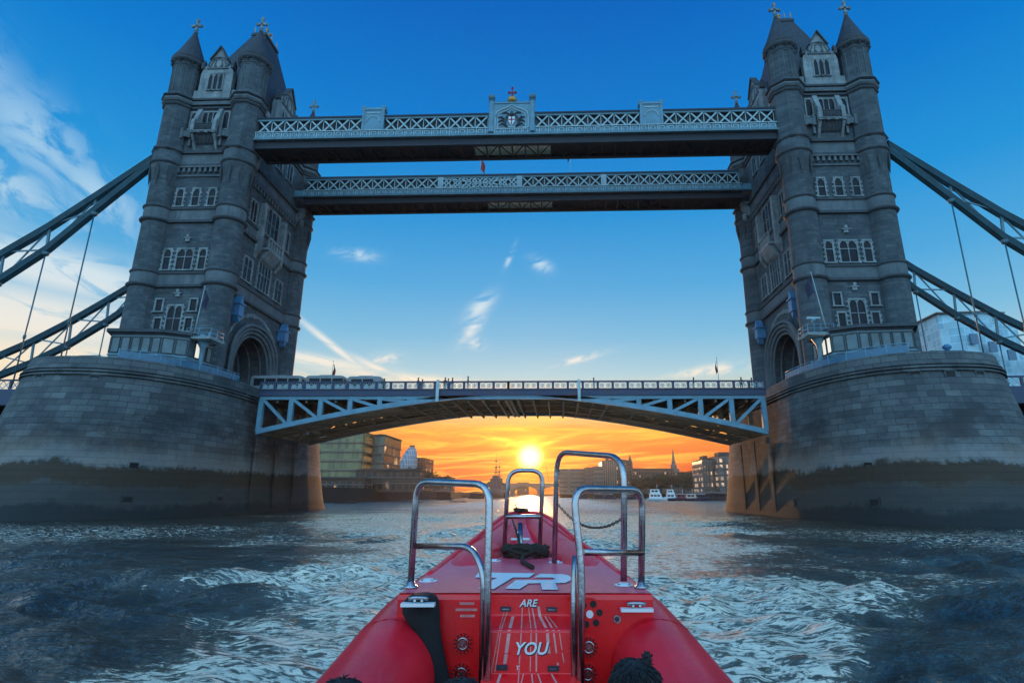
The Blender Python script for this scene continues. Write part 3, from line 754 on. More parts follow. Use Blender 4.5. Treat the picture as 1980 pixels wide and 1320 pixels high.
    # blue shield lamps beside the arch
    for u in (-6.3, 6.6):
        mb = MB(); fbox(mb, si, u-.55, u+.55, .05, 1.25, 24.4, 25.9)
        mb.prism([(-.4, 24.4), (.0, 23.6), (.4, 24.4)], lambda a, z, n: si(u+a, n, z), .3, 1.1); fbox(mb, si, u-.7, u+.7, .0, 1.4, 25.9, 26.1)
        mb.prism([(-.45, 26.1), (0, 27.2), (.45, 26.1)], lambda a, z, n: si(u+a, n, z), .2, 1.2); mb.build('blue_lantern', M_BLUE2, T)
    # heavy corbels where the walkways land
    for u in (-7.6, 7.6):
        mb = MB(); mb.prism([(0, 44.0), (.9, 45.1), (1.3, 46.2), (1.3, 46.9), (0, 46.9)], lambda n, z, q: si(q, n, z), u-.6*1, u+.6)
        mb.lathe([(.1, 43.7), (.4, 44.1), (.45, 44.6), (.3, 45.0)], *si(u, .75, 0)[:2], 10); mb.build('walkway_corbel', M_TRIM, T)
    return T
make_tower(-1, 'left gothic stone bridge tower with the flagpole against its river face')
make_tower(1, 'right gothic stone bridge tower, its slate roof clear of the turret cones')

# ------------------------------------------------------------------ high walkways
def make_walkway(near):
    s = -1 if near else 1
    yo, yi = (-9.5, -5.8) if near else (5.8, 9.5)
    yf = yo if near else yi                      # face seen from the river side of each
    T = thing('high_walkway', (0, (yo+yi)/2, 46.9), 'nearer high-level walkway carrying the carved coat of arms' if near else 'farther high-level walkway seen below the first one', 'walkway', 'high-level walkways between the towers')
    y = yo
    X = 34.75
    mb = MB(); mb.box(-X+.4, X-.4, y+.35, y+3.4, 49.2, 51.4); mb.build('inner_wall', plain('walkway_dark_glass', (.015, .028, .035), .35, 0, .3, .6), T)
    mb = MB(); mb.prism([(y-.15, 51.45), (y+.2, 51.95), (y+3.5, 51.95), (y+3.85, 51.45)], lambda a, z, x: (x, a, z), -X, X); mb.build('roof', M_DIRTY, T)
    mb = MB(); mb.box(-X, X, y-.05, y+.25, 51.15, 51.45); mb.box(-X, X, y-.02, y+.2, 49.28, 49.45); mb.build('lattice_rail', M_GREY, T)
    gaps = [(-20.3, -17.2), (-3.2, 3.2), (17.1, 20.0)] if near else [(-.35, .35), (-13.0, -12.3), (13., 13.7)]
    bays = []; x = -X+.2
    for a, b in gaps+[(X-.2, X)]:
        bays.append((x, a)); x = b
    for a, b in bays:
        n = max(1, round((b-a)/1.77)); w = (b-a)/n; mb = MB()
        for k in range(n):
            x0, x1 = a+k*w, a+(k+1)*w
            mb.beam((x0+.12, y+.02, 49.45), (x1-.12, y+.02, 51.15), .10, .19); mb.beam((x0+.12, y+.09, 51.15), (x1-.12, y+.09, 49.45), .10, .19)
            mb.beam((x1, y+.14, 49.45), (x1, y+.14, 51.15), .09, .05)
        mb.build('lattice_panel', M_WHT, T)
        mb = MB()     # curved dark tracery behind the bars
        for k in range(n):
            x0 = a+k*w
            mb.tube([(x0+w/2+.62*math.cos(q), y+.24, 50.3+.62*math.sin(q)) for q in [R(30*j) for j in range(12)]], .06, 5, True)
        mb.build('tracery', M_DIRTY, T)
    mb = MB(); n = int(2*X/1.18)
    mb.box(-X-.6 if near else -X-1.6, X+.6 if near else X+1.6, y-.18, y+.3, 48.3, 49.28)
    bnd = mb.build('parapet_band', M_BLUE, T)
    mb = MB()
    for k in range(n):
        x0 = -X+2*X*k/n; w = 2*X/n
        mb.box(x0+.06, x0+.16, y-.3, y-.18, 48.4, 49.2); mb.box(x0+.3, x0+w-.2, y-.26, y-.18, 48.98, 49.1); mb.box(x0+.3, x0+.4, y-.26, y-.18, 48.55, 49.); mb.box(x0+w-.3, x0+w-.2, y-.26, y-.18, 48.55, 49.)
    mb.box(-X, X, y-.34, y-.18, 49.2, 49.32); mb.build('band_moulding', M_WHT, bnd)
    mb = MB(); mb.box(-X-.6 if near else -X-1.6, X+.6 if near else X+1.6, y-.45, y+.3, 48.05, 48.28); mb.build('ledge', M_GREY, T)
    # lower girder with open underside
    mb = MB(); mb.box(-X, X, y+.05, y+.3, 46.95, 48.0); mb.box(-X, X, y+3.4, y+3.65, 46.95, 48.0); mb.box(-X, X, y-.1, y+.45, 46.9, 47.05); mb.box(-X, X, y+3.25, y+3.8, 46.9, 47.05); mb.build('girder', M_DIRTY, T)
    mb = MB(); n = 40
    for k in range(n+1):
        x0 = -X+2*X*k/n; mb.box(x0-.08, x0+.08, y+.3, y+3.4, 47.0, 47.35)
        if k < n: x1 = -X+2*X*(k+1)/n; a, b = (y+.4, y+3.3) if k % 2 else (y+3.3, y+.4); mb.beam((x0, a, 47.15), (x1, b, 47.15), .12, .14)
    mb.build('floor_bracing', M_DIRTY, T)
    mb = MB(); mb.box(-X, -5.2, y+.3, y+3.4, 47.45, 47.6); mb.box(5.2, X, y+.3, y+3.4, 47.45, 47.6); mb.build('floor_plating', M_DIRTY, T)
    mb = MB(); mb.box(-5.2, 5.2, y+.3, y+3.4, 47.5, 47.56); mb.build('glass_floor', M_FLOORGL, T)
    if near:
        for xc in (-18.75, 18.55):
            mb = MB(); mb.box(xc-1.45, xc+1.45, y-.25, y+.5, 49.3, 52.4); mb.box(xc-1.62, xc+1.62, y-.35, y+.6, 52.4, 52.75)
            for sd in (-1, 1): mb.box(xc+sd*1.2, xc+sd*1.5, y-.34, y-.24, 49.3, 52.4); mb.box(xc+sd*1.15, xc+sd*1.62, y-.4, y+.6, 52.7, 53.0)
            o = mb.build('parapet_block', M_BLUE, T)
            mb = MB(); mb.tube([(xc+.9*math.cos(q), y-.28, 50.5+.9*math.sin(q)) for q in [R(15*j) for j in range(13)]], .06, 5); mb.box(xc-.9, xc+.9, y-.31, y-.25, 51.9, 52.05); mb.build('block_relief', M_WHT, o)
        # central crest panel
        mb = MB(); mb.box(-2.6, 2.6, y-.2, y+.4, 48.9, 53.05); mb.box(-2.75, 2.75, y-.3, y+.5, 53.0, 53.2); cp = mb.build('crest_panel', M_BLUE, T)
        for sd in (-1, 1):
            mb = MB(); mb.lathe([(.45, 48.6), (.45, 49.7), (.36, 49.8), (.36, 53.4), (.46, 53.5), (.3, 53.65)], sd*2.75, y-.05, 8, False); p = mb.build('corner_post', M_BLUE, cp)
            mb = MB(); mb.lathe([(.1, 53.6)]+[(.5*math.sin(R(q)), 54.1-.5*math.cos(R(q))) for q in range(20, 180, 20)]+[(.02, 54.62)], sd*2.75, y-.05, 14); mb.build('ball_finial', M_GREY, cp)
        mb = MB()
        arc = [(-2.2, 50.9), (-2.0, 51.7), (-1.3, 52.1), (-.6, 52.35), (0, 52.85), (.6, 52.35), (1.3, 52.1), (2.0, 51.7), (2.2, 50.9)]
        mb.tube([(a, y-.24, b) for a, b in arc], .1, 6); mb.tube([(a*.86, y-.24, 49.2+(b-49.2)*.88) for a, b in arc], .07, 6)
        for sd in (-1, 1): mb.beam((sd*2.2, y-.24, 49.1), (sd*2.2, y-.24, 50.9), .12, .2); mb.beam((sd*1.9, y-.24, 49.1), (sd*1.9, y-.24, 50.6), .08, .14)
        mb.box(-2.2, 2.2, y-.3, y-.2, 49.0, 49.15)
        mb.build('gothic_moulding', M_WHT, cp)
        mb = MB(); mb.prism([(-.42, 50.9), (.42, 50.9), (.42, 50.2), (.0, 49.5), (-.42, 50.2)], lambda a, z, n: (a, n, z), y-.2, y-.34); sh = mb.build('shield', M_WHITE, cp)
        mb = MB(); mb.box(-.07, .07, y-.37, y-.33, 49.65, 50.88); mb.box(-.4, .4, y-.37, y-.33, 50.35, 50.5); mb.build('red_cross', M_RED, sh)
        mb = MB(); r = random.Random(2)
        for sd in (-1, 1):        # winged supporters and mantling
            mb.tube([(sd*.62, y-.3, 49.4), (sd*.95, y-.33, 49.8), (sd*.8, y-.33, 50.4), (sd*.7, y-.32, 50.9), (sd*.45, y-.3, 51.1)], [.12, .16, .17, .14, .08], 7)
            mb.tube([(sd*.9, y-.3, 50.3), (sd*1.3, y-.3, 50.9), (sd*1.75, y-.28, 50.8)], [.12, .16, .05], 6); mb.tube([(sd*.9, y-.3, 50.2), (sd*1.4, y-.3, 50.4), (sd*1.8, y-.28, 50.1)], [.1, .12, .04], 6)
            mb.tube([(sd*.9, y-.3, 49.7), (sd*1.35, y-.3, 49.9), (sd*1.7, y-.28, 49.5)], [.1, .1, .04], 6); mb.tube([(sd*.5, y-.3, 49.25), (sd*1.1, y-.3, 49.4), (sd*1.7, y-.28, 49.22)], [.08, .09, .05], 6)
            mb.tube([(sd*.2, y-.3, 51.2), (sd*.8, y-.3, 51.6), (sd*1.3, y-.28, 51.4)], [.08, .1, .04], 6)
        mb.build('supporter', M_CORN, cp)
        mb = MB(); mb.lathe([(.2, 51.0), (.3, 51.2), (.2, 51.5), (.05, 51.9)], 0, y-.3, 8); mb.build('helm', M_CORN, cp)
        mb = MB(); mb.lathe([(.35, 53.2), (.6, 53.45), (.68, 53.8), (.5, 54.1), (.15, 54.25)], 0, y+.05, 12); mb.build('crown_urn', M_GOLD, cp)
        mb = MB(); mb.cross((0, y+.05, 54.0), 1.7, w=.16); mb.build('cross_finial', M_RED, cp)
        for sd in (-1, 1):
            for k in range(3):
                mb = MB(); q = sd*(.95+.42*k); mb.lathe([(.04, 53.15), (.04, 53.4), (.1, 53.5), (.02, 53.65)], q, y, 6); mb.build('cresting_knob', M_GREY, cp)
    else:
        for a, b in gaps:
            mb = MB(); mb.box(a, b, y-.1, y+.3, 49.3, 51.3)
            for q in (a, (a+b)/2, b): mb.box(q-.07, q+.07, y-.2, y-.1, 49.3, 51.3)
            mb.build('lattice_post', M_WHT, T)
    return T
M_FLOORGL = plain('glass_floor_panels', (.16, .26, .27), .25, 0, .15, 1., emis=(.45, .72, .66), es=.03)
make_walkway(True); make_walkway(False)

# ------------------------------------------------------------------ opening span, two leaves
def zb(x): x = abs(x); return 9.15+(13.75-9.15)*(1-(x/30.2)**1.55)
def make_leaf(s, label):
    T = thing('bascule_leaf', (s*30.4, 0, 9), label, 'bridge span', 'two leaves of the opening road span')
    nodes = [30.0, 26.3, 22.7, 19.1, 15.5, 11.9, 8.3]
    def girder(y, w, mat, name, open_=True, sect=.55):
        n = -1 if y < 0 else 1
        mb = MB(); xs = [30.2-30.2*k/24 for k in range(25)]
        for a, b in zip(xs[:-1], xs[1:]):
            p0, p1 = (s*a, y, zb(a)+sect/2), (s*b, y, zb(b)+sect/2); mb.beam(p0, p1, w, sect); 
            mb.beam((s*a, y, zb(a)), (s*b, y, zb(b)), w+.22, .09)
        o = mb.build(name, mat, T)
        mb = MB()
        mb.box(0, s*30.2, y-w/2, y+w/2, 13.3, 13.75); mb.build('top_chord', mat, o)
        if open_:
            for a, b in zip(nodes[:-1], nodes[1:]):
                mb = MB(); mb.beam((s*(a-.15), y, 13.35), (s*(b+.35), y, zb(b)+sect*.6), w*.8, .34, (0, 1, 0)); mb.build('diagonal', mat, o)
            for a in nodes:
                mb = MB(); mb.box(s*(a-.24), s*(a+.24), y-w*.4, y+w*.4, zb(a)+sect*.5, 13.35)
                mb.box(s*(a-.28), s*(a-.22), y-w*.55, y+w*.55, zb(a)+.3, 13.35); mb.box(s*(a+.22), s*(a+.28), y-w*.55, y+w*.55, zb(a)+.3, 13.35); mb.build('upright', mat, o)
            mb = MB(); mb.prism([(0, 13.35), (8.0, 13.35), (8.0, zb(8.)+.3), (4, zb(4.)+.3), (0, zb(0)+.2)], lambda a, z, n: (s*a, n, z), y-.08, y+.08); mb.build('web_plate', mat, o)
        return o
    girder(-7.55, .42, M_BLUE, 'outer_girder'); girder(7.55, .42, M_BLUE, 'outer_girder')
    girder(-2.6, .36, M_BROWN, 'inner_girder'); girder(2.6, .36, M_BROWN, 'inner_girder')
    mb = MB()
    for k in range(17):
        a = 1.2+1.8*k; z = zb(a)+.25
        mb.box(s*(a-.1), s*(a+.1), -7.4, 7.4, 12.95, 13.5)
    mb.build('cross_girders', M_BROWN, T)
    mb = MB()
    for a, b in zip(nodes[:-1], nodes[1:]):
        for y0, y1 in ((-7.4, -2.7), (-2.5, 2.5), (2.7, 7.4)):
            mb.beam((s*a, y0, zb(a)+.2), (s*b, y1, zb(b)+.2), .14, .16); mb.beam((s*a, y1, zb(a)+.2), (s*b, y0, zb(b)+.2), .14, .16)
        mb.beam((s*a, -7.4, zb(a)+.2), (s*a, 7.4, zb(a)+.2), .3, .35)
    mb.build('sway_bracing', M_BROWN, T)
    mb = MB()       # boarding plates on the lower flange near the pier
    for y0, y1 in ((-7.3, -5.9), (-5.6, -4.2), (-3.8, -2.2), (2.2, 4.0), (4.4, 5.8), (6.1, 7.3)):
        mb.grid([[(s*a, y0, zb(a)+.06), (s*a, y1, zb(a)+.06)] for a in [30.2-k*1.2 for k in range(15)]], False)
    mb.build('soffit_plates', M_BROWN, T)
    for y in (-5.7, -4.0, 0, 4.1, 6.0):
        mb = MB(); xs = [24-24*k/12 for k in range(13)]
        for a, b in zip(xs[:-1], xs[1:]): mb.beam((s*a, y, zb(a)+.12), (s*b, y, zb(b)+.12), .22, .24)
        mb.build('stringer', M_BROWN, T)
    mb = MB(); mb.box(0, s*30.35, -7.6, 7.6, 13.78, 14.25); mb.build('deck', M_DECK, T)
    for sg in (-1, 1): mb = MB(); mb.box(0, s*30.35, sg*7.95, sg*7.6, 13.72, 14.42); mb.box(0, s*30.35, sg*8.08, sg*7.6, 14.42, 14.52); mb.build('fascia', M_NAVY, T)
    for y, sg in ((-7.72, -1), (7.72, 1)):
        mb = MB(); n = 17; L = 30.3/n
        mb.box(0, s*30.35, y-.14, y+.14, 15.32, 15.48)
        for k in range(n+1): mb.box(s*(L*k-.14), s*(L*k+.14), y-.13, y+.13, 14.52, 15.32)
        pr = mb.build('parapet', M_NAVY, T)
        for k in range(n):
            mb = MB(); x0 = L*k+.14; x1 = L*(k+1)-.14; xm = (x0+x1)/2; h = .78; zz = 14.53
            for j in range(2):
                a, b = x0+(x1-x0)*j/2, x0+(x1-x0)*(j+1)/2; c = (a+b)/2
                mb.beam((s*a, y, zz), (s*b, y, zz+h), .05, .055); mb.beam((s*a, y, zz+h), (s*b, y, zz), .05, .055)
                mb.beam((s*c, y, zz), (s*c, y, zz+h), .05, .04, (0, 1, 0)); mb.beam((s*a, y, zz+h/2), (s*b, y, zz+h/2), .05, .04)
                mb.tube([(s*(c+.24*math.cos(q)), y, zz+h/2+.24*math.sin(q)) for q in [R(45*i) for i in range(8)]], .03, 4, True)
            mb.build('quatrefoil_panel', M_WHT, pr)
    mb = MB(); xx = 8.45; mb.box(s*(xx-.17), s*(xx+.17), -8.32, -8.08, 12.95, 15.55); mb.build('white_marker_post', M_WHT, T)
    mb = MB()
    for y in (-7.0, -4, 0, 4, 7.0): mb.box(s*.12, s*.5, y-.35, y+.35, 13.3, 13.75)
    mb.box(s*.1, s*.45, -7.3, 7.3, 13.1, 13.4); mb.build('nose_lock', M_BROWN, T)
    return T
make_leaf(-1, 'left leaf of the opening span, coaches standing on it')
make_leaf(1, 'right leaf of the opening span, reaching the right pier')

# ------------------------------------------------------------------ side spans and suspension chains
UC = [(48.6, 46.0), (55.5, 40.3), (61., 35.9), (66.7, 31.9), (72., 28.4), (77.5, 25.2), (83, 22.6), (90, 20.0), (98, 18.0), (106, 17.2)]
LC = [(48.6, 45.1), (55.2, 38.3), (60.5, 32.7), (65.8, 28.5), (71.2, 24.8), (76.6, 21.8), (82, 19.6), (89, 17.8), (97, 16.8), (106, 16.6)]
def zat(P, x):
    for (a, za), (b, zb_) in zip(P[:-1], P[1:]):
        if a <= x <= b: return za+(zb_-za)*(x-a)/(b-a)
    return P[-1][1]
def make_chain(s, y, label):
    T = thing('suspension_chain', (s*48.6, y, 44), label, 'suspension chain', 'braced suspension chains of the side spans')
    for P, nm in ((UC, 'upper_chord'), (LC, 'lower_chord')):
        mb = MB(); P2 = []
        for i in range(len(P)-1):
            for k in range(4):
                q = k/4; P2.append((P[i][0]*(1-q)+P[i+1][0]*q, P[i][1]*(1-q)+P[i+1][1]*q))
        P2.append(P[-1])
        for (a, za), (b, zb_) in zip(P2[:-1], P2[1:]):
            for off, th in ((.0, .44), ):
                mb.beam((s*a, y, za), (s*b, y, zb_), .4, .6)
            for dz in (-.44, -.15, .15, .44): mb.beam((s*a, y, za+dz), (s*b, y, zb_+dz), .85, .08)
        mb.build(nm, M_CHAIN, T)
    nd = [55.2, 60.5, 65.8, 71.2, 76.6, 82, 89, 97]
    for i, x in enumerate(nd):
        mb = MB(); mb.beam((s*x, y, zat(LC, x)), (s*(x+.35), y, zat(UC, x+.35)), .3, .22); mb.build('strut', M_GREY, T)
        mb = MB(); mb.lathe([(.25, zat(LC, x)-.75), (.42, zat(LC, x)-.6), (.42, zat(LC, x)-.3), (.3, zat(LC, x)-.2)], s*x, y, 10); mb.build('pin_joint', M_GREY, T)
        mb = MB(); mb.tube([(s*x, y, zat(LC, x)-.5), (s*x, y, 14.9)], .085, 6)
        zz = 15+(zat(LC, x)-15)*.34; mb.lathe([(.08, zz-.3), (.17, zz-.2), (.17, zz+.2), (.08, zz+.3)], s*x, y, 8); mb.build('hanger_rod', M_CHAIN, T)
    xs = [48.9]+nd
    for a, b in zip(xs[:-1], xs[1:]):
        if a < 50: continue
        mb = MB(); mb.beam((s*a, y-.1, zat(LC, a)), (s*b, y-.1, zat(UC, b)), .12, .2); mb.beam((s*a, y+.1, zat(UC, a)), (s*b, y+.1, zat(LC, b)), .12, .2); mb.build('cross_brace', M_GREY, T)
for s in (-1, 1):
    side = 'left' if s < 0 else 'right'
    make_chain(s, -9.1, 'nearer blue suspension chain running down from the %s tower' % side)
    make_chain(s, 9.1, 'farther blue suspension chain beyond the %s tower, lower in view' % side)
def make_side_span(s, label):
    T = thing('side_span', (s*52, 0, 12.6), label, 'bridge span', 'suspended side spans of the bridge')
    mb = MB(); mb.box(s*50.5, s*140, -8.6, 8.6, 13.8, 14.3); mb.build('deck', M_DECK, T)
    for y in (-8.8, 8.8):
        mb = MB(); mb.box(s*50.5, s*140, y-.2, y+.2, 12.6, 14.45); mb.box(s*50.5, s*140, y-.35, y+.35, 12.5, 12.7); mb.build('edge_girder', M_NAVY, T)
        mb = MB(); mb.box(s*50.5, s*140, y-.13, y+.13, 15.5, 15.68)
        for k in range(44): mb.box(s*(51+2*k-.13), s*(51+2*k+.13), y-.12, y+.12, 14.45, 15.5)
        pr = mb.build('parapet', M_NAVY, T)
        mb = MB()
        for k in range(30):
            a = 51+2*k; mb.beam((s*(a+.13), y, 14.5), (s*(a+1), y, 15.5), .05, .07); mb.beam((s*(a+.13), y, 15.5), (s*(a+1), y, 14.5), .05, .07)
            mb.beam((s*(a+1), y, 14.5), (s*(a+1.87), y, 15.5), .05, .07); mb.beam((s*(a+1), y, 15.5), (s*(a+1.87), y, 14.5), .05, .07)
        mb.build('parapet_lattice', M_WHT, pr)
    mb = MB()
    for k in range(20): mb.box(s*(52+4.4*k-.15), s*(52+4.4*k+.15), -8.6, 8.6, 12.8, 13.8)
    mb.build('cross_girders', M_DIRTY, T)
make_side_span(-1, 'left blue-sided side span behind the pier, under the hanger rods')
make_side_span(1, 'right blue-sided side span behind the pier, under the hanger rods')

# ------------------------------------------------------------------ people (one continuous skinned body each)
def skin_mesh(name, J, E, root, sub=1):
    names = list(J); me = bpy.data.meshes.new(name); me.from_pydata([J[k][0] for k in names], [(names.index(a), names.index(b)) for a, b in E], [])
    o = bpy.data.objects.new('tmp', me); COL.objects.link(o)
    md = o.modifiers.new('s', 'SKIN'); sv = me.skin_vertices[0].data
    for i, k in enumerate(names): sv[i].radius = (J[k][1], J[k][1] if len(J[k]) < 3 else J[k][2])
    sv[names.index(root)].use_root = True
    if sub: md2 = o.modifiers.new('u', 'SUBSURF'); md2.levels = sub
    bpy.context.view_layer.update()
    res = bpy.data.meshes.new_from_object(o.evaluated_get(bpy.context.evaluated_depsgraph_get()))
    bpy.data.objects.remove(o); bpy.data.meshes.remove(me)
    res.name = name; res.polygons.foreach_set('use_smooth', [True]*len(res.polygons)); return res
def stand_mesh():
    J = {'pel': ((0, 0, .98), .15, .11), 'ch': ((0, .01, 1.25), .17, .11), 'sh': ((0, 0, 1.42), .12, .09), 'nk': ((0, .01, 1.52), .055), 'hd': ((0, .02, 1.60), .085), 'ht': ((0, .01, 1.70), .075)}
    E = [('pel', 'ch'), ('ch', 'sh'), ('sh', 'nk'), ('nk', 'hd'), ('hd', 'ht')]
    for s, n in ((-1, 'l'), (1, 'r')):
        J.update({n+'s': ((s*.19, 0, 1.40), .06), n+'e': ((s*.26, -.02, 1.13), .045), n+'w': ((s*.24, .1, .92), .032), n+'f': ((s*.23, .15, .86), .025),
                  n+'h': ((s*.09, 0, .90), .09), n+'k': ((s*.1, .03, .5), .06), n+'a': ((s*.11, -.02, .1), .042), n+'t': ((s*.12, .14, .04), .035)})
        E += [('sh', n+'s'), (n+'s', n+'e'), (n+'e', n+'w'), (n+'w', n+'f'), ('pel', n+'h'), (n+'h', n+'k'), (n+'k', n+'a'), (n+'a', n+'t')]
    return skin_mesh('walker_body', J, E, 'pel')
PM = stand_mesh(); PM.materials.append(M_SIL)
hm = MB(); hm.lathe([(.02, 1.80), (.075, 1.77), (.095, 1.70), (.09, 1.64), (.07, 1.60)][::-1], 0, -.01, 10)
walkers = [(743, 'person alone on the bridge beside the last coach'), (809, 'taller person of the two walking left of the white marker post'), (817, 'shorter person of the two walking left of the white marker post'),
           (861, 'leftmost of three people close together past the white marker post'), (867, 'middle of three people close together past the white marker post'), (875, 'rightmost of three people close together past the white marker post'),
           (905, 'tallest walker on the bridge, alone left of mid span'), (1148, 'person just right of the right marker post'), (1341, 'person on the bridge near the small flag by the right tower'),
           (1433, 'left one of two people near the right end of the span'), (1453, 'person at the far right end of the span against the tower')]
hairmesh = None
for i, (px, lab) in enumerate(walkers):
    p = at(px, 735, Y=-6.6)
    hgt = {905: 1.16, 809: 1.08, 861: 1.08, 875: 1.06, 1453: .98, 817: .96, 867: 1.0}.get(px, 1.02)
    o = bpy.data.objects.new('person', PM); COL.objects.link(o); o.location = (p.x, -6.6, 14.26); o.rotation_euler.z = R(rnd.choice((90, -90, 20, 160, 75)))
    o.scale = (1.0, 1.0, hgt); tag(o, lab, 'person', 'people walking over the bridge'); ORG[o.name] = V((0, 0, 0))
    if hairmesh is None: h = hm.build('hair', M_HAIR, o); hairmesh = h.data
    else: h = bpy.data.objects.new('hair', hairmesh); COL.objects.link(h); h.parent = o
bpy.context.view_layer.update()

# ------------------------------------------------------------------ coaches on the span
def coach(x0, x1, y, zt, label):
    L = x1-x0; T = thing('coach', ((x0+x1)/2, y, 14.26), label, 'coach', 'white coaches queueing on the bridge'); z0 = 14.55
    mb = MB(); w = 1.22
    sec = [(-w, z0), (-w, zt-.28), (-w+.12, zt-.06), (-w+.3, zt), (w-.3, zt), (w-.12, zt-.06), (w, zt-.28), (w, z0)]
    rows = []
    for x, k in ((x0, .93), (x0+.12, .985), (x0+.4, 1), (x1-.5, 1), (x1-.15, .97), (x1, .88)):
        rows.append([(x, y+a*(.96 if k < 1 else 1), z0+(b-z0)*k) for a, b in sec])
    mb.grid(rows, False, True); n = len(sec); mb.add(rows[0], [tuple(range(n))]); mb.add(rows[-1], [tuple(range(n))]); mb.build('body', M_BUSW, T)
    for k in range(int(L/1.5)):
        mb = MB(); a = x0+.5+k*1.5; mb.box(a, a+1.35, y-w-.015, y-w+.02, zt-1.35, zt-.42); mb.build('window', M_GLASS, T)
    mb = MB(); mb.box(x1-.03, x1+.02, y-1.0, y+1.0, z0+.9, zt-.5); mb.build('windscreen', M_GLASS, T)
    for a in (x0+1.3, x1-1.5):
        for yy in (y-w+.1, y+w-.1):
            mb = MB(); mb.tube([(a, yy-.12, 14.62+.0), (a, yy+.12, 14.62)], .36, 16); mb.build('wheel', M_TYRE, T)
    mb = MB(); mb.box((x0+x1)/2-.9, (x0+x1)/2+.9, y-.7, y+.7, zt, zt+.12); mb.build('roof_hatch', M_BUSW, T)
coach(-33.6, -26.9, -3.2, 17.0, 'white coach on the bridge beside the left tower')
coach(-26.3, -21.4, -3.4, 16.95, 'middle white coach with a dark roof edge on the bridge')
coach(-20.9, -16.6, -3.3, 16.85, 'frontmost short white coach on the bridge, nearest mid span')

# ------------------------------------------------------------------ control cabins, platforms, railings on the piers
def loop_wall(mb, pts, z0, z1):
    n = len(pts); mb.add([(a, b, z0) for a, b in pts]+[(a, b, z1) for a, b in pts], [tuple(range(n)), tuple(range(n, 2*n))]+[(i, (i+1) % n, n+(i+1) % n, n+i) for i in range(n)])
M_CABG = plain('cabin_glass', (.08, .13, .15), .08, 0, .3, .6)
M_CABW = plain('cabin_blue_panels', (.13, .19, .22), .5, 0, .15, 1)
M_LIT = plain('lit_cabin_window', (.7, .68, .6), .3, 0, .05, emis=(1, .92, .75), es=.75)
def make_cabin(s, label):
    P = [(44.0, -11.2), (44.0, -14.6), (42.8, -16.9), (37.4, -16.5), (35.2, -15.2), (34.9, -11.2)]
    P = [(s*a, b) for a, b in P]; T = thing('control_cabin', (s*39.5, -13.5, 14.4), label, 'cabin', 'control cabins on the bridge piers')
    cx, cy = s*39.5, -13.5
    mb = MB(); loop_wall(mb, P, 14.4, 19.05); mb.build('wall', M_CABW, T)
    Q = [(cx+(a-cx)*1.09, cy+(b-cy)*1.16) for a, b in P]; mb = MB(); loop_wall(mb, Q, 19.25, 19.6); Q2 = [(cx+(a-cx)*1.03, cy+(b-cy)*1.05) for a, b in P]; loop_wall(mb, Q2, 19.05, 19.25); mb.build('roof', M_CORN, T)
    for i in range(len(P)-1):
        a, b = V((*P[i], 0)), V((*P[i+1], 0)); d = (b-a); L = d.length; d.normalize(); nn = V((d.y, -d.x, 0))
        if nn.dot(V((cx, cy, 0))-a) > 0: nn = -nn
        n = max(1, int(L/1.0)); 
        for k in range(n):
            m0 = a+d*(L*k/n+.10); m1 = a+d*(L*(k+1)/n-.10)
            lit = (s > 0 and i == 4 and k in (0, 1)) or (s < 0 and i == 4 and k == 1)
            mb = MB()
            for zz in (17.05, 18.75): mb.beam(m0+nn*.05+V((0, 0, zz)), m1+nn*.05+V((0, 0, zz)), .1, .1)
            for q in (m0, m1): mb.beam(q+nn*.05+V((0, 0, 17.0)), q+nn*.05+V((0, 0, 18.8)), .09, .09)
            f = mb.build('window', M_CORN, T)
            mb = MB(); mb.beam(m0+nn*.012+V((0, 0, 17.9)), m1+nn*.012+V((0, 0, 17.9)), .05, 1.66); mb.build('pane', M_LIT if lit else M_CABG, f)
        mb = MB(); mb.beam(a+nn*.06+V((0, 0, 16.8)), b+nn*.06+V((0, 0, 16.8)), .12, .14); mb.build('sill_rail', M_BLUE, T)
make_cabin(-1, 'control cabin with a long window row on the left pier')
make_cabin(1, 'control cabin with a lit side window on the right pier')
M_GLBLUE = plain('blue_rail_panels', (.05, .15, .24), .3, 0, .15, 1)
def make_rail(s, k0, k1, label):
    pts = [V(p) for p in pier_outline(15.2, s, -.35, 26)][::1]
    sel = [p for p in pts if k0 < abs(p.x) < k1 and p.y < -9]; sel.sort(key=lambda p: p.x)
    T = thing('pier_railing', tuple(sel[len(sel)//2]), label, 'railing', 'blue railings round the pier tops')
    mb = MB(); mb.tube([p+V((0, 0, .95)) for p in sel], .045, 6); mb.build('top_rail', M_BLUE, T)
    mb = MB()
    for a, b in zip(sel[:-1], sel[1:]): mb.beam(a+V((0, 0, .42)), b+V((0, 0, .42)), .03, .7)
    mb.build('infill_panel', M_GLBLUE, T)
    for p in sel[::3]: mb = MB(); mb.tube([p+V((0, 0, -.4)), p+V((0, 0, 1.0))], .05, 6); mb.build('post', M_BLUE, T)
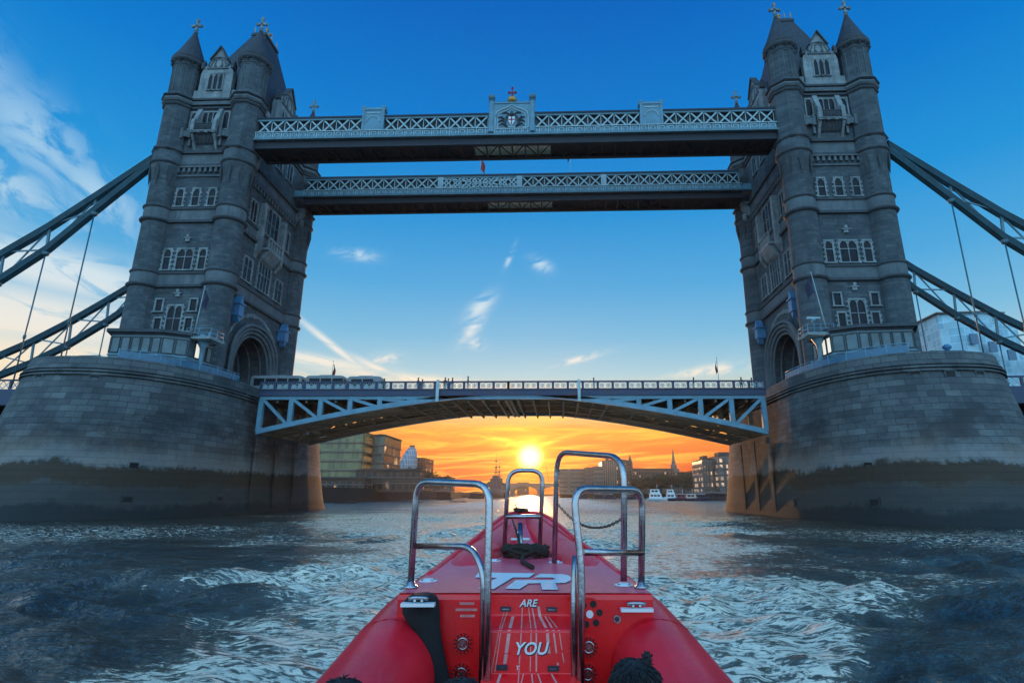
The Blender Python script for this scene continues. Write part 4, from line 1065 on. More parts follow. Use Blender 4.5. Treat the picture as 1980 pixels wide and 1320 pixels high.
# outline index: 52..78 is the -x,-y quarter, 78..104 the +x,-y quarter
make_rail(-1, 31.5, 38.0, 'blue panelled railing in front of the left control cabin')
make_rail(1, 31.5, 38.9, 'blue panelled railing in front of the right control cabin')
def make_platform(s, label):
    x = s*34.3; y = -13.9; T = thing('signal_platform', (x, y, 14.4), label, 'platform', 'signal platforms beside the towers')
    mb = MB(); mb.box(x-1.45, x+1.45, y-1.3, y+1.3, 19.0, 19.15); mb.box(x-1.55, x+1.55, y-1.4, y+1.4, 19.15, 19.22); mb.build('floor', M_WHT, T)
    mb = MB(); mb.lathe([(.35, 14.4), (.28, 15), (.22, 17.5), (.3, 18.2), (.75, 19.0)], x+s*.2, y+.2, 10); mb.build('support_post', M_BLUE, T)
    for q in ((-1.4, -1.25), (1.4, -1.25), (0, -1.25), (-1.4, 1.25), (1.4, 1.25), (-1.4, 0), (1.4, 0)):
        mb = MB(); mb.tube([(x+q[0], y+q[1], 19.2), (x+q[0], y+q[1], 20.2)], .035, 6); mb.build('post', M_BLUE, T)
    for z in (19.7, 20.2):
        mb = MB(); mb.tube([(x-1.4, y-1.25, z), (x+1.4, y-1.25, z), (x+1.4, y+1.25, z), (x-1.4, y+1.25, z)], .03, 6, True); mb.build('guard_rail', M_BLUE, T)
    if s > 0:
        mb = MB(); mb.lathe([(.12, 19.2), (.1, 20.8), (.25, 20.9), (.25, 21.05)], x-.1, y, 8); r = mb.build('radar_mast', M_BLUE, T)
        mb = MB(); mb.box(x-.8, x+.6, y-.12, y+.12, 21.1, 21.32); mb.build('scanner', M_WHT, r)
    else:
        mb = MB(); mb.lathe([(.14, 19.2), (.16, 19.9), (.05, 20.1)], x+.5, y, 8); mb.box(x-.5, x, y-.2, y+.2, 19.2, 19.8); mb.build('equipment_box', M_BLUE, T)
make_platform(-1, 'pale blue signal platform beside the left cabin under the left flag')
make_platform(1, 'pale blue signal platform with a radar scanner beside the right cabin')
M_FLAG = plain('dark_flag_cloth', (.03, .03, .06), .9, 0, .4, 3)
M_FLAGR = plain('red_flag_cloth', (.30, .04, .04), .9, 0, .3, 3)
def flagpole(x, y, z0, z1, lean, label, fm=M_FLAG, fw=1.2, fh=1.5, r=.05, name='flagpole', drop=0.):
    T = thing(name, (x, y, z0), label, 'flagpole', 'flagpoles on the bridge'); top = V((x+lean, y, z1))
    mb = MB(); mb.tube([(x, y, z0), top], [r*1.3, r*.6], 8); mb.lathe([(.02, z1), (r*1.8, z1+.08), (.02, z1+.2)], x+lean, y, 8); mb.build('pole', M_WHT, T)
    rows = []; r_ = random.Random(int(x*10)); sg = -1 if x > 0 else 1
    for i in range(9):
        u = i/8; row = []
        for j in range(9):
            v = j/8; ph = v*5+i*.2
            row.append((x+lean*.9+sg*(.06+u*fw*.38+.05*math.sin(ph)), y+.16*math.sin(u*7+v*3), z1-.35-drop-v*fh-u*u*fh*.55))
        rows.append(row)
    mb = MB(); mb.grid(rows); mb.build('flag', fm, T)
flagpole(-35.2, -14.6, 19.2, 25.3, .35, 'white flagpole with a limp dark flag on the left signal platform', fw=1.6, fh=1.9)
flagpole(35.2, -14.6, 19.2, 26.2, -.9, 'white flagpole with a drooping dark flag on the right signal platform', fw=2.2, fh=2.0)
flagpole(-25.6, 2, 14.3, 20.2, .0, 'small flagpole standing above the coaches on the bridge', M_FLAGR, .8, 1.5)
flagpole(27.8, 2, 14.3, 20.4, -.1, 'small flagpole on the bridge close to the right tower', M_FLAG, .5, 1.5)
flagpole(-6.6, 7.6, 51.9, 57.4, 0, 'flagpole on the farther walkway, left of its middle', M_FLAGR, 1.8, 1.8, drop=1.6)
flagpole(8.2, 7.6, 51.9, 57.2, 0, 'flagpole on the farther walkway, right of its middle', M_FLAG, 1.2, 1.5)
def frame_rail(x0, x1, y, label):
    T = thing('maintenance_frame', ((x0+x1)/2, y, 15.2), label, 'railing')
    for x in (x0, (x0*2+x1)/3, x1): mb = MB(); mb.tube([(x, y, 14.4), (x, y, 17.0)], .06, 6); mb.build('post', M_GREY, T)
    for z in (17.0, 16.3): mb = MB(); mb.tube([(x0, y, z), (x1, y, z)], .05, 6); mb.build('rail', M_GREY, T)
    return T
frame_rail(-47.2, -44.8, -15.5, 'thin pale guard frame left of the left control cabin')
T = frame_rail(45.0, 48.6, -15.6, 'guard frame with a blue capstan on the right pier')
mb = MB(); mb.lathe([(.3, 14.4), (.26, 16.6), (.2, 17.0), (.42, 17.2), (.42, 17.4), (.2, 17.6)], 46.6, -15.9, 12); mb.build('capstan', M_BLUE2, T)
# weeds growing behind the parapet
def weeds(cx, cy, label):
    mb = MB(); r_ = random.Random(int(cx))
    for k in range(260):
        a = V((cx+r_.uniform(-1.6, 1.6), cy+r_.uniform(-.4, .4), 15.0+abs(r_.gauss(0, .28)))); d = V((r_.uniform(-1, 1), r_.uniform(-1, 1), r_.uniform(-.2, 1))).normalized()*.09; e = d.orthogonal().normalized()*.04
        mb.add([a, a+d+e, a+d*2, a+d-e], [(0, 1, 2, 3)])
    o = mb.build('weeds', M_LEAF, None); tag(o, label, 'plant')
M_LEAF = plain('leaf_green', (.03, .035, .012), .8, 0, .4, 3)
weeds(-49.0, -17.6, 'straggly green weeds growing on top of the left pier')
weeds(47.5, -18.6, 'straggly green weeds growing on top of the right pier')

# ------------------------------------------------------------------ banks and far buildings
def facade(name, wall, g1, g2, bw, bh, ms, lit=0., rough=.25):
    mt, t, b = newmat(name); p = geo_pos(t); v = brickvec(t, p)
    br = t.n.new('ShaderNodeTexBrick'); br.offset = 0; t.link(v, br.inputs['Vector']); br.inputs['Scale'].default_value = 1
    for k, c in (('Color1', g1), ('Color2', g2), ('Mortar', wall)): br.inputs[k].default_value = (*c, 1)
    br.inputs['Mortar Size'].default_value = ms; br.inputs['Brick Width'].default_value = bw; br.inputs['Row Height'].default_value = bh; br.inputs['Mortar Smooth'].default_value = 0
    n = t.noise(p, .12, 4, .6); c = t.mix(.5, br.outputs['Color'], t.ramp(n, [(.3, (.5, .5, .5)), (.7, (1.3, 1.3, 1.3))]), 'MULTIPLY')
    t.link(c, b.inputs['Base Color']); t.link(t.math('ADD', t.math('MULTIPLY', br.outputs['Fac'], .5), rough), b.inputs['Roughness'])
    if lit:
        b2 = t.n.new('ShaderNodeTexBrick'); b2.offset = 0; t.link(v, b2.inputs['Vector']); b2.inputs['Scale'].default_value = 1
        for k, q in (('Color1', 0), ('Color2', 1), ('Mortar', 0)): b2.inputs[k].default_value = (q, q, q, 1)
        b2.inputs['Mortar Size'].default_value = ms; b2.inputs['Brick Width'].default_value = bw; b2.inputs['Row Height'].default_value = bh
        m_ = t.math('MULTIPLY', t.smooth(b2.outputs['Color'], 1-lit-.04, 1-lit+.04), t.smooth(t.noise(p, .2, 2), .42, .55))
        b.inputs['Emission Color'].default_value = (1, .62, .34, 1); t.link(t.math('MULTIPLY', m_, .9), b.inputs['Emission Strength'])
    return mt
M_BANK = plain('river_wall', (.022, .018, .015), .9, 0, .4, .2)
M_LAND = plain('quay_paving', (.12, .11, .10), .9, 0, .2, .2)
F_GL = facade('green_glass_facade', (.24, .20, .10), (.14, .13, .055), (.28, .24, .10), 1.5, 3.9, .09)
F_GL2 = facade('dark_glass_facade', (.10, .09, .06), (.05, .055, .04), (.15, .14, .08), 2.6, 3.6, .22, .12)
F_BRK = facade('brown_office_facade', (.10, .055, .035), (.025, .015, .012), (.05, .028, .02), 2.4, 3.6, .5, .1)
F_STN = facade('stone_office_facade', (.13, .09, .07), (.05, .04, .035), (.09, .07, .06), 2.2, 3.8, .7)
F_LIT = facade('lit_office_facade', (.20, .16, .14), (.10, .08, .07), (.35, .25, .18), 3.2, 3.6, .75, .55)
F_BAND = facade('banded_office_facade', (.16, .12, .09), (.04, .03, .025), (.07, .06, .05), 40, 4.1, 1.5)
F_BLU = facade('blue_glass_facade', (.42, .62, .68), (.20, .44, .55), (.36, .60, .68), 3.2, 3.9, .22, 0, .15)
M_STONE = plain('pale_far_stone', (.16, .12, .10), .8, 0, .2, .1)
M_ROOF = plain('far_roof', (.07, .055, .05), .8, 0, .2, .2)
def struct(name, mb, mat): o = mb.build(name, mat, None); tag(o, kind='structure'); return o
mb = MB(); lw = [(-66, 40), (-61, 120), (-62, 250), (-75, 420), (-95, 900), (-140, 2200)]
loop_wall(mb, lw+[(-1500, 2200), (-1500, 40)], -2, 4.4); struct('left_embankment', mb, M_BANK)
mb = MB(); rw = [(128, 20), (124, 120), (121, 420), (62, 475), (6, 520), (4, 900), (10, 2200)]
loop_wall(mb, rw+[(1500, 2200), (1500, 20)], -2, 4.2); struct('right_embankment', mb, M_BANK)
mb = MB(); loop_wall(mb, [(-140, 2210), (-1500, 2210), (-1500, 2600), (1500, 2600), (1500, 2210), (10, 2210)], -2, 6); struct('far_bank', mb, M_BANK)

def building(name, label, px0, px1, pyt, Y, depth, mat, zb_=4.2, ledges=0, roofh=1.2, extra=None, cat='building', roofmat=None):
    a = at(px0, pyt, Y=Y); b = at(px1, pyt, Y=Y); zt = (a.z+b.z)/2; x0, x1 = a.x, b.x
    T = thing(name, ((x0+x1)/2, Y, zb_), label, cat)
    mb = MB(); mb.box(x0, x1, Y, Y+depth, zb_-1, zt-roofh*.6); mb.build('facade', mat, T)
    mb = MB(); mb.box(x0-.3, x1+.3, Y-.4, Y+depth+.3, zt-roofh*.6, zt-roofh*.3); mb.box(x0+1.5, x1-1.5, Y+1.5, Y+depth-1.5, zt-roofh*.3, zt); mb.build('roof', roofmat or M_ROOF, T)
    for k in range(ledges):
        z = zb_+(zt-zb_-roofh)*(k+1)/(ledges+1); mb = MB(); mb.box(x0-.35, x1+.35, Y-.45, Y+depth, z-.22, z+.22); mb.build('floor_ledge', M_STONE, T)
    if extra: extra(T, x0, x1, Y, zt)
    return T
def tower_block(T, x0, x1, Y, zt):
    mb = MB(); mb.box(x0+(x1-x0)*.3, x0+(x1-x0)*.5, Y+3, Y+8, zt, zt+2.5); mb.build('plant_room', M_ROOF, T)
building('glass_office', 'big pale green glass office with floor lines beside the left pier', 540, 703, 832, 150, 30, F_GL, ledges=5, extra=tower_block)
building('glass_office', 'darker gridded glass office block right of the pale green one', 722, 745, 838, 158, 25, F_GL2, ledges=5)
building('brick_building', 'low brown stepped building in front of the green glass office', 690, 812, 905, 140, 9, F_BRK, ledges=2)
building('brick_building', 'low brown quayside block with a flat canopy beside the left pier', 590, 705, 921, 128, 9, F_BRK, ledges=1)
building('office_block', 'square brown office block right of the grey slanted one', 796, 822, 884, 350, 30, F_BRK, ledges=3)
# slanted shell of the round council building
T = thing('slanted_building', tuple(at(785, 940, Y=330)), 'grey slanted rounded building peeping above the left bank roofs', 'building')
c = at(785, 940, Y=330); zt = at(785, 862, Y=330).z; mb = MB()
rows = []
for k in range(13):
    q = k/12; rr = 7.5*math.sqrt(max(0.02, 1-q**3.2))*(1.0-.12*q); rows.append([(c.x+(q-.5)*5.5+rr*math.cos(a), 330+rr*math.sin(a), 4+(zt-4)*q) for a in [2*math.pi*j/24 for j in range(24)]])
mb.grid(rows, True, True); mb.build('glass_shell', facade('grey_shell', (.30, .33, .36), (.14, .17, .20), (.2, .23, .26), 2, 3.2, .4), T)
mb = MB(); mb.add(rows[-1], [tuple(range(24))]); mb.lathe([(2, zt-.3), (1.8, zt+.4)], c.x+2.7, 330, 12); mb.build('roof', M_ROOF, T)
building('banded_office', 'long pale office with horizontal bands across the river', 1081, 1134, 906, 505, 40, F_BAND, ledges=5)
building('office_block', 'stone office block with a plain bright stair face right of the banded one', 1131, 1150, 903, 500, 35, F_STN, ledges=0)
building('banded_office', 'shorter banded office tucked before the dark tower', 1147, 1166, 901, 498, 30, F_BAND, ledges=4)
building('office_tower', 'dark ribbed office tower in the middle of the right bank', 1163, 1192, 890, 520, 40, facade('ribbed', (.22, .15, .10), (.05, .04, .03), (.08, .05, .04), 2.2, 60, .7), ledges=0, extra=tower_block)
def domed(T, x0, x1, Y, zt):
    mb = MB(); w = (x1-x0)/2; xm = (x0+x1)/2
    mb.prism([(xm+w*math.cos(a), zt+3.2*math.sin(a)) for a in [R(15*k) for k in range(13)]], lambda a, b, n: (a, n, b), Y+2, Y+22); mb.build('vaulted_roof', M_ROOF, T)
building('market_hall', 'broad block with a vaulted roof behind the tall grab rail', 1168, 1222, 893, 560, 35, F_BRK, extra=domed)
building('office_block', 'long low brown block stretching below the church spire', 1212, 1302, 905, 600, 40, F_BRK, ledges=2)
building('office_block', 'stepped brown block right of the church spire', 1296, 1345, 912, 590, 35, F_BRK, ledges=1)
building('customs_house', 'pale stone riverside building behind the trees', 1222, 1338, 925, 470, 25, F_STN, ledges=1)
def lat(T, x0, x1, Y, zt):
    mb = MB(); mb.box(x0+1, x1-6, Y+2, Y+12, zt, zt+1.8); mb.build('plant_room', M_ROOF, T)
    for k in range(6):
        x = x0+(x1-x0)*k/5; mb = MB(); mb.box(x-.5, x+.5, Y-.8, Y, 5, zt-1.5); mb.build('pier_column', M_STONE, T)
building('lit_office', 'stone office with warm lit windows next to the right pier', 1358, 1388, 886, 300, 30, F_LIT, ledges=5, extra=lat)
building('lit_office', 'taller stone office half hidden behind the right pier', 1388, 1450, 879, 290, 30, F_LIT, ledges=5, extra=lat)
for a, b, t_, Y, lab in ((640, 700, 895, 330, 'small dark block glimpsed over the low quayside block'), (826, 872, 921, 420, 'low dark terrace behind the left bank trees'), (1000, 1022, 932, 1150, 'hazy low block beyond the river bridge')):
    building('far_building', lab, a, b, t_, Y, 20, F_BRK)
# church / column spire
p = at(1303, 905, Y=640); zt = at(1303, 868, Y=640).z
T = thing('church_tower', (p.x, 640, 4), 'tall slender church tower with a spire on the right skyline', 'church')
mb = MB(); mb.box(p.x-5.2, p.x+5.2, 635, 645, 3, p.z-1); mb.build('tower_base', M_STONE, T)
mb = MB(); mb.lathe([(4, p.z-1), (3.4, p.z+4), (2.4, p.z+4.6), (2.4, p.z+8), (1.6, p.z+8.6), (1.4, p.z+12), (.4, zt-1), (.1, zt)], p.x, 640, 12, False); mb.build('spire', M_STONE, T)
p = at(1218, 890, Y=700); T = thing('church_spire', (p.x, 700, 4), 'small sharp spire beside the vaulted roof', 'church')
mb = MB(); mb.box(p.x-3, p.x+3, 697, 703, 3, p.z-3); mb.build('tower_base', M_STONE, T); mb = MB(); mb.lathe([(3.2, p.z-3), (.2, at(1218, 879, Y=700).z)], p.x, 700, 4, False); mb.build('spire', M_ROOF, T)
# modern glass block beyond the right pier
def mg(px, py, Y=200): return at(px, py, Y=Y)
a, b, c2 = mg(1825, 612), mg(1856, 615), mg(1905, 606); e = mg(1985, 625)
T = thing('glass_office', ((a.x+e.x)/2, 200, 4), 'modern blue glass office with a setback terrace beyond the right pier', 'building')
z1 = a.z; mb = MB(); mb.add([], []); loop_wall(mb, [(a.x, 205), (b.x, 200), (e.x, 206), (e.x, 240), (a.x, 240)], 3, z1-3); mb.build('glass_body', F_BLU, T)
mb = MB(); loop_wall(mb, [(a.x, 205.), (b.x+.2, 199.7), (b.x+.4, 200.3), (a.x+.4, 205.6)], 3, z1-2.2); mb.build('stone_fin', F_BLU, T)
mb = MB(); loop_wall(mb, [(a.x+1, 206), (c2.x, 204), (c2.x+12, 206), (c2.x+12, 238), (a.x+1, 238)], z1-3, z1+3.0); mb.build('upper_storey', F_BLU, T)
mb = MB(); loop_wall(mb, [(a.x-.6, 204), (c2.x, 202.5), (c2.x+13, 204.5), (c2.x+13, 239), (a.x-.6, 239)], z1+3, z1+3.6); mb.build('roof', M_STONE, T)
for k in range(4): mb = MB(); x = a.x+10+k*8; mb.box(x, x+3.5, 199, 199.9, z1-14-4*k, z1-9-4*k); mb.build('dark_opening', M_GLBLUE, T)
def crane(px0, py0, px1, py1, Y, label):
    p = at(px0, py0, Y=Y); q = at(px1, py1, Y=Y); T = thing('tower_crane', (p.x, Y, 4), label, 'crane', 'far cranes on the skyline')
    mb = MB()
    for dx in (-.6, .6): mb.beam((p.x+dx, Y, 4), (p.x+dx, Y, p.z), .3, .3)
    k = 5
    while k < p.z-2: mb.beam((p.x-.6, Y, k), (p.x+.6, Y, k+2), .2, .2); k += 3
    mb.build('mast', M_STONE, T)
    mb = MB(); mb.beam(p, q, .8, .8); mb.beam(p, p+(p-q)*.22, 1.2, 1.2); mb.build('jib', M_FLAGR, T)
crane(1818, 668, 1803, 627, 420, 'red luffing crane seen right of the right tower'); crane(1812, 672, 1803, 646, 500, 'fainter second crane close to the red one')
crane(1062, 935, 1056, 900, 1000, 'tall far crane left of the tall grab rail'); crane(1046, 938, 1041, 922, 1100, 'small far crane above the river bridge')

# trees on the banks
def tree(px, Y, pyt, w, label, grp, seed, zb0=4.2):
    r_ = random.Random(seed); p = at(px, 940, Y=Y); zt = at(px, pyt, Y=Y).z; x, h = p.x, zt-zb0
    T = thing('riverside_tree', (x, Y, zb0), label, 'tree', grp)
    mb = MB(); mb.tube([(x, Y, zb0-1), (x+.1*h*r_.uniform(-.5, .5), Y, zb0+h*.35), (x, Y, zb0+h*.7)], [h*.035, h*.025, h*.01], 7)
    for k in range(5):
        a = r_.uniform(0, 6.3); z0 = zb0+h*r_.uniform(.25, .5); mb.tube([(x, Y, z0), (x+w*.35*math.cos(a), Y+w*.35*math.sin(a), z0+h*.3)], [h*.015, h*.005], 5)
    mb.build('trunk', M_BARK, T)
    mb = MB(); cl = [(x+r_.gauss(0, w*.22), Y+r_.gauss(0, w*.22), zb0+h*r_.uniform(.35, .86), w*r_.uniform(.12, .26)) for _ in range(16)]
    for cx, cy, cz, cr in cl:
        for k in range(75):
            d = V((r_.gauss(0, 1), r_.gauss(0, 1), r_.gauss(0, .85))).normalized()*cr*r_.uniform(.6, 1.1); a = V((cx, cy, min(cz, zt-cr*.5)))+d
            u = V((r_.uniform(-1, 1), r_.uniform(-1, 1), r_.uniform(-1, 1))).normalized(); v_ = u.orthogonal().normalized(); s_ = w*.028
            mb.add([a-u*s_, a+v_*s_, a+u*s_, a-v_*s_], [(0, 1, 2, 3)])
    mb.build('crown', M_LEAF, T)
M_BARK = plain('bark', (.05, .035, .025), .9)
for i, (px, Y, t_, w, lab) in enumerate([(785, 175, 906, 9, 'round dark tree in front of the brown office block'), (806, 185, 903, 9, 'darkest full tree in the middle of the left bank'), (828, 230, 914, 10, 'tree right of the darkest one on the left bank'),
        (846, 300, 917, 11, 'smaller tree near the end of the left bank terrace'), (864, 320, 919, 10, 'last tree at the right end of the left bank')]): tree(px, Y, t_, w, lab, 'trees on the left bank', 50+i)
for i, (px, Y, t_, w) in enumerate([(1234, 440, 921, 17), (1256, 435, 918, 18), (1279, 430, 915, 18), (1302, 425, 917, 17), (1323, 410, 912, 19), (1338, 380, 916, 16)]):
    tree(px, Y, t_, w, ['leftmost tree of the row on the right bank, behind the tall grab rail', 'second tree of the right bank row, behind the first moored boat', 'third tree of the right bank row, left of the church tower', 'fourth tree of the right bank row, below the church tower',
                        'tallest tree of the right bank row', 'last tree of the right bank row beside the lit office'][i], 'trees on the right bank', 80+i)
# low river bridge far upstream
T = thing('river_bridge', (-40, 900, 0), 'long low road bridge far upstream under the sunset', 'bridge')
zd = 20.; mb = MB(); mb.box(-120, 40, 896, 926, zd-2.6, zd); mb.build('deck', M_STONE, T)
for x in (-72, -28, ): mb = MB(); mb.box(x-3, x+3, 896, 926, -2, zd-2.6); mb.build('pier', M_STONE, T)
for a, b in ((-116, -75), (-69, -31), (-25, 20)):
    mb = MB(); n = 12; pts = [(a, zd-2.6)]+[(a+(b-a)*k/n, 9+(zd-12)*math.sin(math.pi*k/n)**.6*.9) for k in range(n+1)]+[(b, zd-2.6)]
    mb.prism(pts, lambda u, v, n_: (u, n_, v), 897, 925); mb.build('arch_rib', M_STONE, T)
for y in (896, 926): mb = MB(); mb.box(-120, 40, y-.2, y+.2, zd, zd+1.3); mb.build('parapet', M_STONE, T)

# warship moored on the left
def warship():
    x = at(954, 950, Y=420).x; y0 = 385; T = thing('warship', (x, 440, 0), 'grey museum warship moored bow-on under the orange sky', 'warship')
    M = plain('warship_grey', (.06, .062, .065), .6, 0, .25, .15); M2 = plain('warship_dark_grey', (.05, .055, .06), .6, 0, .25, .2)
    rows = []
    for d, w, sh in ((0, .3, 8.6), (6, 2.8, 8.2), (16, 5.5, 7.6), (34, 7.8, 6.8), (80, 8.4, 6.4), (110, 7.5, 6.4), (122, 5, 6.4)):
        rows.append([(x-w, y0+d, sh), (x-w*.85, y0+d, 2), (x-w*.4, y0+d, -1.5), (x+w*.4, y0+d, -1.5), (x+w*.85, y0+d, 2), (x+w, y0+d, sh)])
    mb = MB(); mb.grid(rows, True, True); mb.build('hull', M, T)
    for d, w, z0, z1 in ((34, 6.8, 6.5, 10), (42, 5.6, 10, 13.2), (46, 4.2, 13.2, 16), (48, 2.8, 16, 18.4), (75, 6, 6.4, 9.6), (84, 3.6, 9.6, 13)):
        mb = MB(); mb.prism([(x-w, y0+d), (x-w*.6, y0+d-2.5), (x+w*.6, y0+d-2.5), (x+w, y0+d), (x+w, y0+d+14), (x-w, y0+d+14)], lambda a, b, n: (a, b, n), z0, z1); mb.build('superstructure', M, T)
        mb = MB(); mb.box(x-w*.55, x+w*.55, y0+d-2.56, y0+d-2.5, z1-1.3, z1-.6); mb.build('bridge_window', M2, T)
    for d, z in ((18, 7.6), (26, 9.4)):
        mb = MB(); mb.prism([(x-3.2, y0+d), (x-2.6, y0+d-3), (x+2.6, y0+d-3), (x+3.2, y0+d), (x+2.4, y0+d+3), (x-2.4, y0+d+3)], lambda a, b, n: (a, b, n), z, z+2.3); g = mb.build('gun_turret', M, T)
        for q in (-1.3, 0, 1.3): mb = MB(); mb.tube([(x+q, y0+d-3, z+1.3), (x+q*1.1, y0+d-9, z+2.2)], .18, 6); mb.build('barrel', M2, g)
    for d, zt_ in ((52, at(955, 877, Y=437).z), (80, at(955, 890, Y=465).z)):
        mb = MB(); mb.tube([(x, y0+d, 12), (x, y0+d, zt_)], [.35, .12], 6)
        for q in (-1, 1): mb.tube([(x+q*2.6, y0+d+2, 12), (x, y0+d, zt_*.75)], .16, 5)
        for z, w in ((zt_*.58, 3.2), (zt_*.7, 2.4), (zt_*.84, 1.4)): mb.beam((x-w, y0+d, z), (x+w, y0+d, z), .22, .22); mb.lathe([(.9, z-.8), (.9, z-.1)], x, y0+d, 8)
        mb.build('mast', M2, T)
    for d in (62, 92): mb = MB(); mb.lathe([(2.2, 10), (2.0, 17), (2.1, 17.4)], x, y0+d, 12); mb.build('funnel', M, T)
    for sd in (-1, 1):
        for d in (44, 58, 72): mb = MB(); mb.box(x+sd*5, x+sd*7.2, y0+d, y0+d+4, 8.2, 10.6); mb.lathe([(.9, 10.6), (.9, 12), (.4, 12.8)], x+sd*6, y0+d+2, 8); mb.build('gun_mount', M2, T)
warship()

# floating jetties and moored boats
def boat(x, y, L, W, name, label, hullm, cabm, decks=2, grp='boats moored along the right bank', rz=0):
    T = thing(name, (x, y, 0), label, 'boat', grp)
    rows = []
    for q, w, sh in ((-.5, .72, 1.3), (-.35, .95, 1.2), (.1, 1, 1.2), (.35, .7, 1.45), (.5, .06, 1.9)):
        X_ = x+L*q; rows.append([(X_, y-W/2*w, sh), (X_, y-W/2*w*.8, .1), (X_, y, -.5), (X_, y+W/2*w*.8, .1), (X_, y+W/2*w, sh)])
    mb = MB(); mb.grid(rows, True); mb.add(rows[0], [(0, 1, 2, 3, 4)]); mb.add([r_[0] for r_ in rows]+[r_[4] for r_ in rows[::-1]], [tuple(range(10))]); mb.build('hull', hullm, T)
    z = 1.2
    for k in range(decks):
        a, b = x-L*(.40-.05*k), x+L*(.24-.1*k); mb = MB(); mb.prism([(a, z), (a+.3, z+1.9), (b-.7, z+1.9), (b, z)], lambda u, v, n: (u, n, v), y-W*.4, y+W*.4); mb.build('cabin', cabm, T)
        n = max(2, int((b-a)/1.6))
        for j in range(n):
            u = a+.5+(b-a-1.4)*j/n; mb = MB(); mb.box(u, u+(b-a-1.4)/n*.78, y-W*.4-.03, y-W*.4+.02, z+.75, z+1.55); mb.build('window', M_GLASS, T)
        mb = MB(); mb.box(a-.2, b-.3, y-W*.44, y+W*.44, z+1.9, z+2.02); mb.build('deck_roof', M_WHITE, T); z += 2.02
    mb = MB(); mb.tube([(x, y, z), (x, y, z+2.2)], .06, 6); mb.beam((x-.5, y, z+1.5), (x+.5, y, z+1.5), .05, .05); mb.build('mast', M_WHITE, T)
M_HNAVY = plain('navy_hull', (.02, .03, .06), .4); M_CREAM = plain('cream_cabin', (.55, .42, .33), .5); M_MAROON = plain('maroon_cabin', (.25, .05, .06), .5)
def bx_(px, Y): return at(px, 960, Y=Y).x
boat(bx_(1271, 205), 205, 9.3, 3.6, 'passenger_boat', 'white two-deck passenger boat, leftmost of the moored boats', M_WHITE, M_WHITE)
boat(bx_(1300, 212), 212, 7.2, 3.2, 'passenger_boat', 'white and dark boat with a square wheelhouse, second of the moored boats', M_HNAVY, M_WHITE, 2)
boat(bx_(1320, 222), 222, 7.5, 3.2, 'barge', 'barge with a maroon cabin among the moored boats', M_HNAVY, M_MAROON, 1)
boat(bx_(1339, 208), 208, 7.5, 3.2, 'barge', 'cream coloured boat catching warm light among the moored boats', M_HNAVY, M_CREAM, 1)
boat(bx_(1358, 215), 215, 6.2, 3.0, 'barge', 'small dark boat next to the roofed pier', M_HNAVY, M_DIRTY, 1)
for px, Y, lab in ((1122, 330, 'small dark launch moored below the banded office'), (1180, 320, 'low dark launch between the two right grab rails'), (1218, 300, 'small dark launch left of the white passenger boat'), (1160, 350, 'tiny launch left of the tall grab rail leg')):
    boat(bx_(px, Y), Y, 9, 3, 'launch', lab, M_HNAVY, M_DIRTY, 1)
def pier_jetty(px0, px1, Y, label, grp='floating piers'):
    x0, x1 = bx_(px0, Y), bx_(px1, Y); T = thing('floating_pier', ((x0+x1)/2, Y, 0), label, 'pier', grp)
    mb = MB(); mb.box(x0, x1, Y, Y+6, -.4, .9); mb.build('pontoon', M_DARK, T)
    mb = MB(); mb.prism([(x0, 4.0), ((x0+x1)/2, 4.6), (x1, 4.0), (x1, 3.8), (x0, 3.8)], lambda a, b, n: (a, n, b), Y-.5, Y+6.5); mb.build('canopy', M_STONE, T)
    for k in range(7): x = x0+.3+(x1-x0-.6)*k/6; mb = MB(); mb.box(x-.12, x+.12, Y+.1, Y+.34, .9, 3.9); mb.build('post', M_DIRTY, T)
    mb = MB(); mb.box(x0+1, x1-1, Y+2, Y+5, .9, 3.4); mb.build('shelter', M_DIRTY, T)
pier_jetty(1348, 1412, 232, 'roofed landing pier beside the right bridge pier'); pier_jetty(838, 872, 205, 'dark roofed landing pier on the left bank')
pier_jetty(905, 934, 330, 'small roofed pier left of the warship')
T = thing('gangway', tuple(at(885, 950, Y=230)), 'sloping pale gangway between the two left landing piers', 'gangway')
p, q = at(864, 943, Y=232), at(902, 954, Y=232)
mb = MB(); mb.beam(p, q, 1.2, .25); mb.beam(p+V((0, 0, 1.3)), q+V((0, 0, 1.3)), .15, .15)
for k in range(9): c = p+(q-p)*k/8; mb.beam(c, c+V((0, 0, 1.3)), .1, .1)
mb.build('truss_walk', M_STONE, T)
for px, Y, lab in ((885, 120, 'low black raft floating in front of the gangway'), (666, 75, 'low black buoy barge close to the left pier')):
    x = bx_(px, Y); T = thing('raft', (x, Y, 0), lab, 'raft'); mb = MB(); mb.prism([(-2.6, .3), (-2.2, -.3), (2.2, -.3), (2.6, .3)], lambda a, b, n: (x+a, n, b), Y, Y+3); mb.build('pontoon', M_DARK, T)
    mb = MB()
    for k in (-2, -.6, .8, 2): mb.beam((x+k, Y+.4, .3), (x+k, Y+.4, 1.0), .08, .08)
    mb.beam((x-2, Y+.4, .95), (x+2, Y+.4, .95), .07, .07); mb.build('rail', M_DARK, T)
# river wall promenade canopy and lamps on the left bank
T = thing('quay_railing', tuple(at(700, 935, Y=112)), 'pale railing along the left bank in front of the glass offices', 'railing')
mb = MB(); mb.beam((-64, 100, 5.6), (-60.9, 140, 5.6), .15, .15); mb.beam((-60.9, 140, 5.6), (-61.8, 240, 5.6), .15, .15)
for k in range(40): y = 100+3.5*k; x = -64+3.1*min(1, (y-100)/40)-max(0, y-140)*.009; mb.beam((x, y, 4.3), (x, y, 5.6), .12, .12)
mb.build('rail', M_STONE, T)

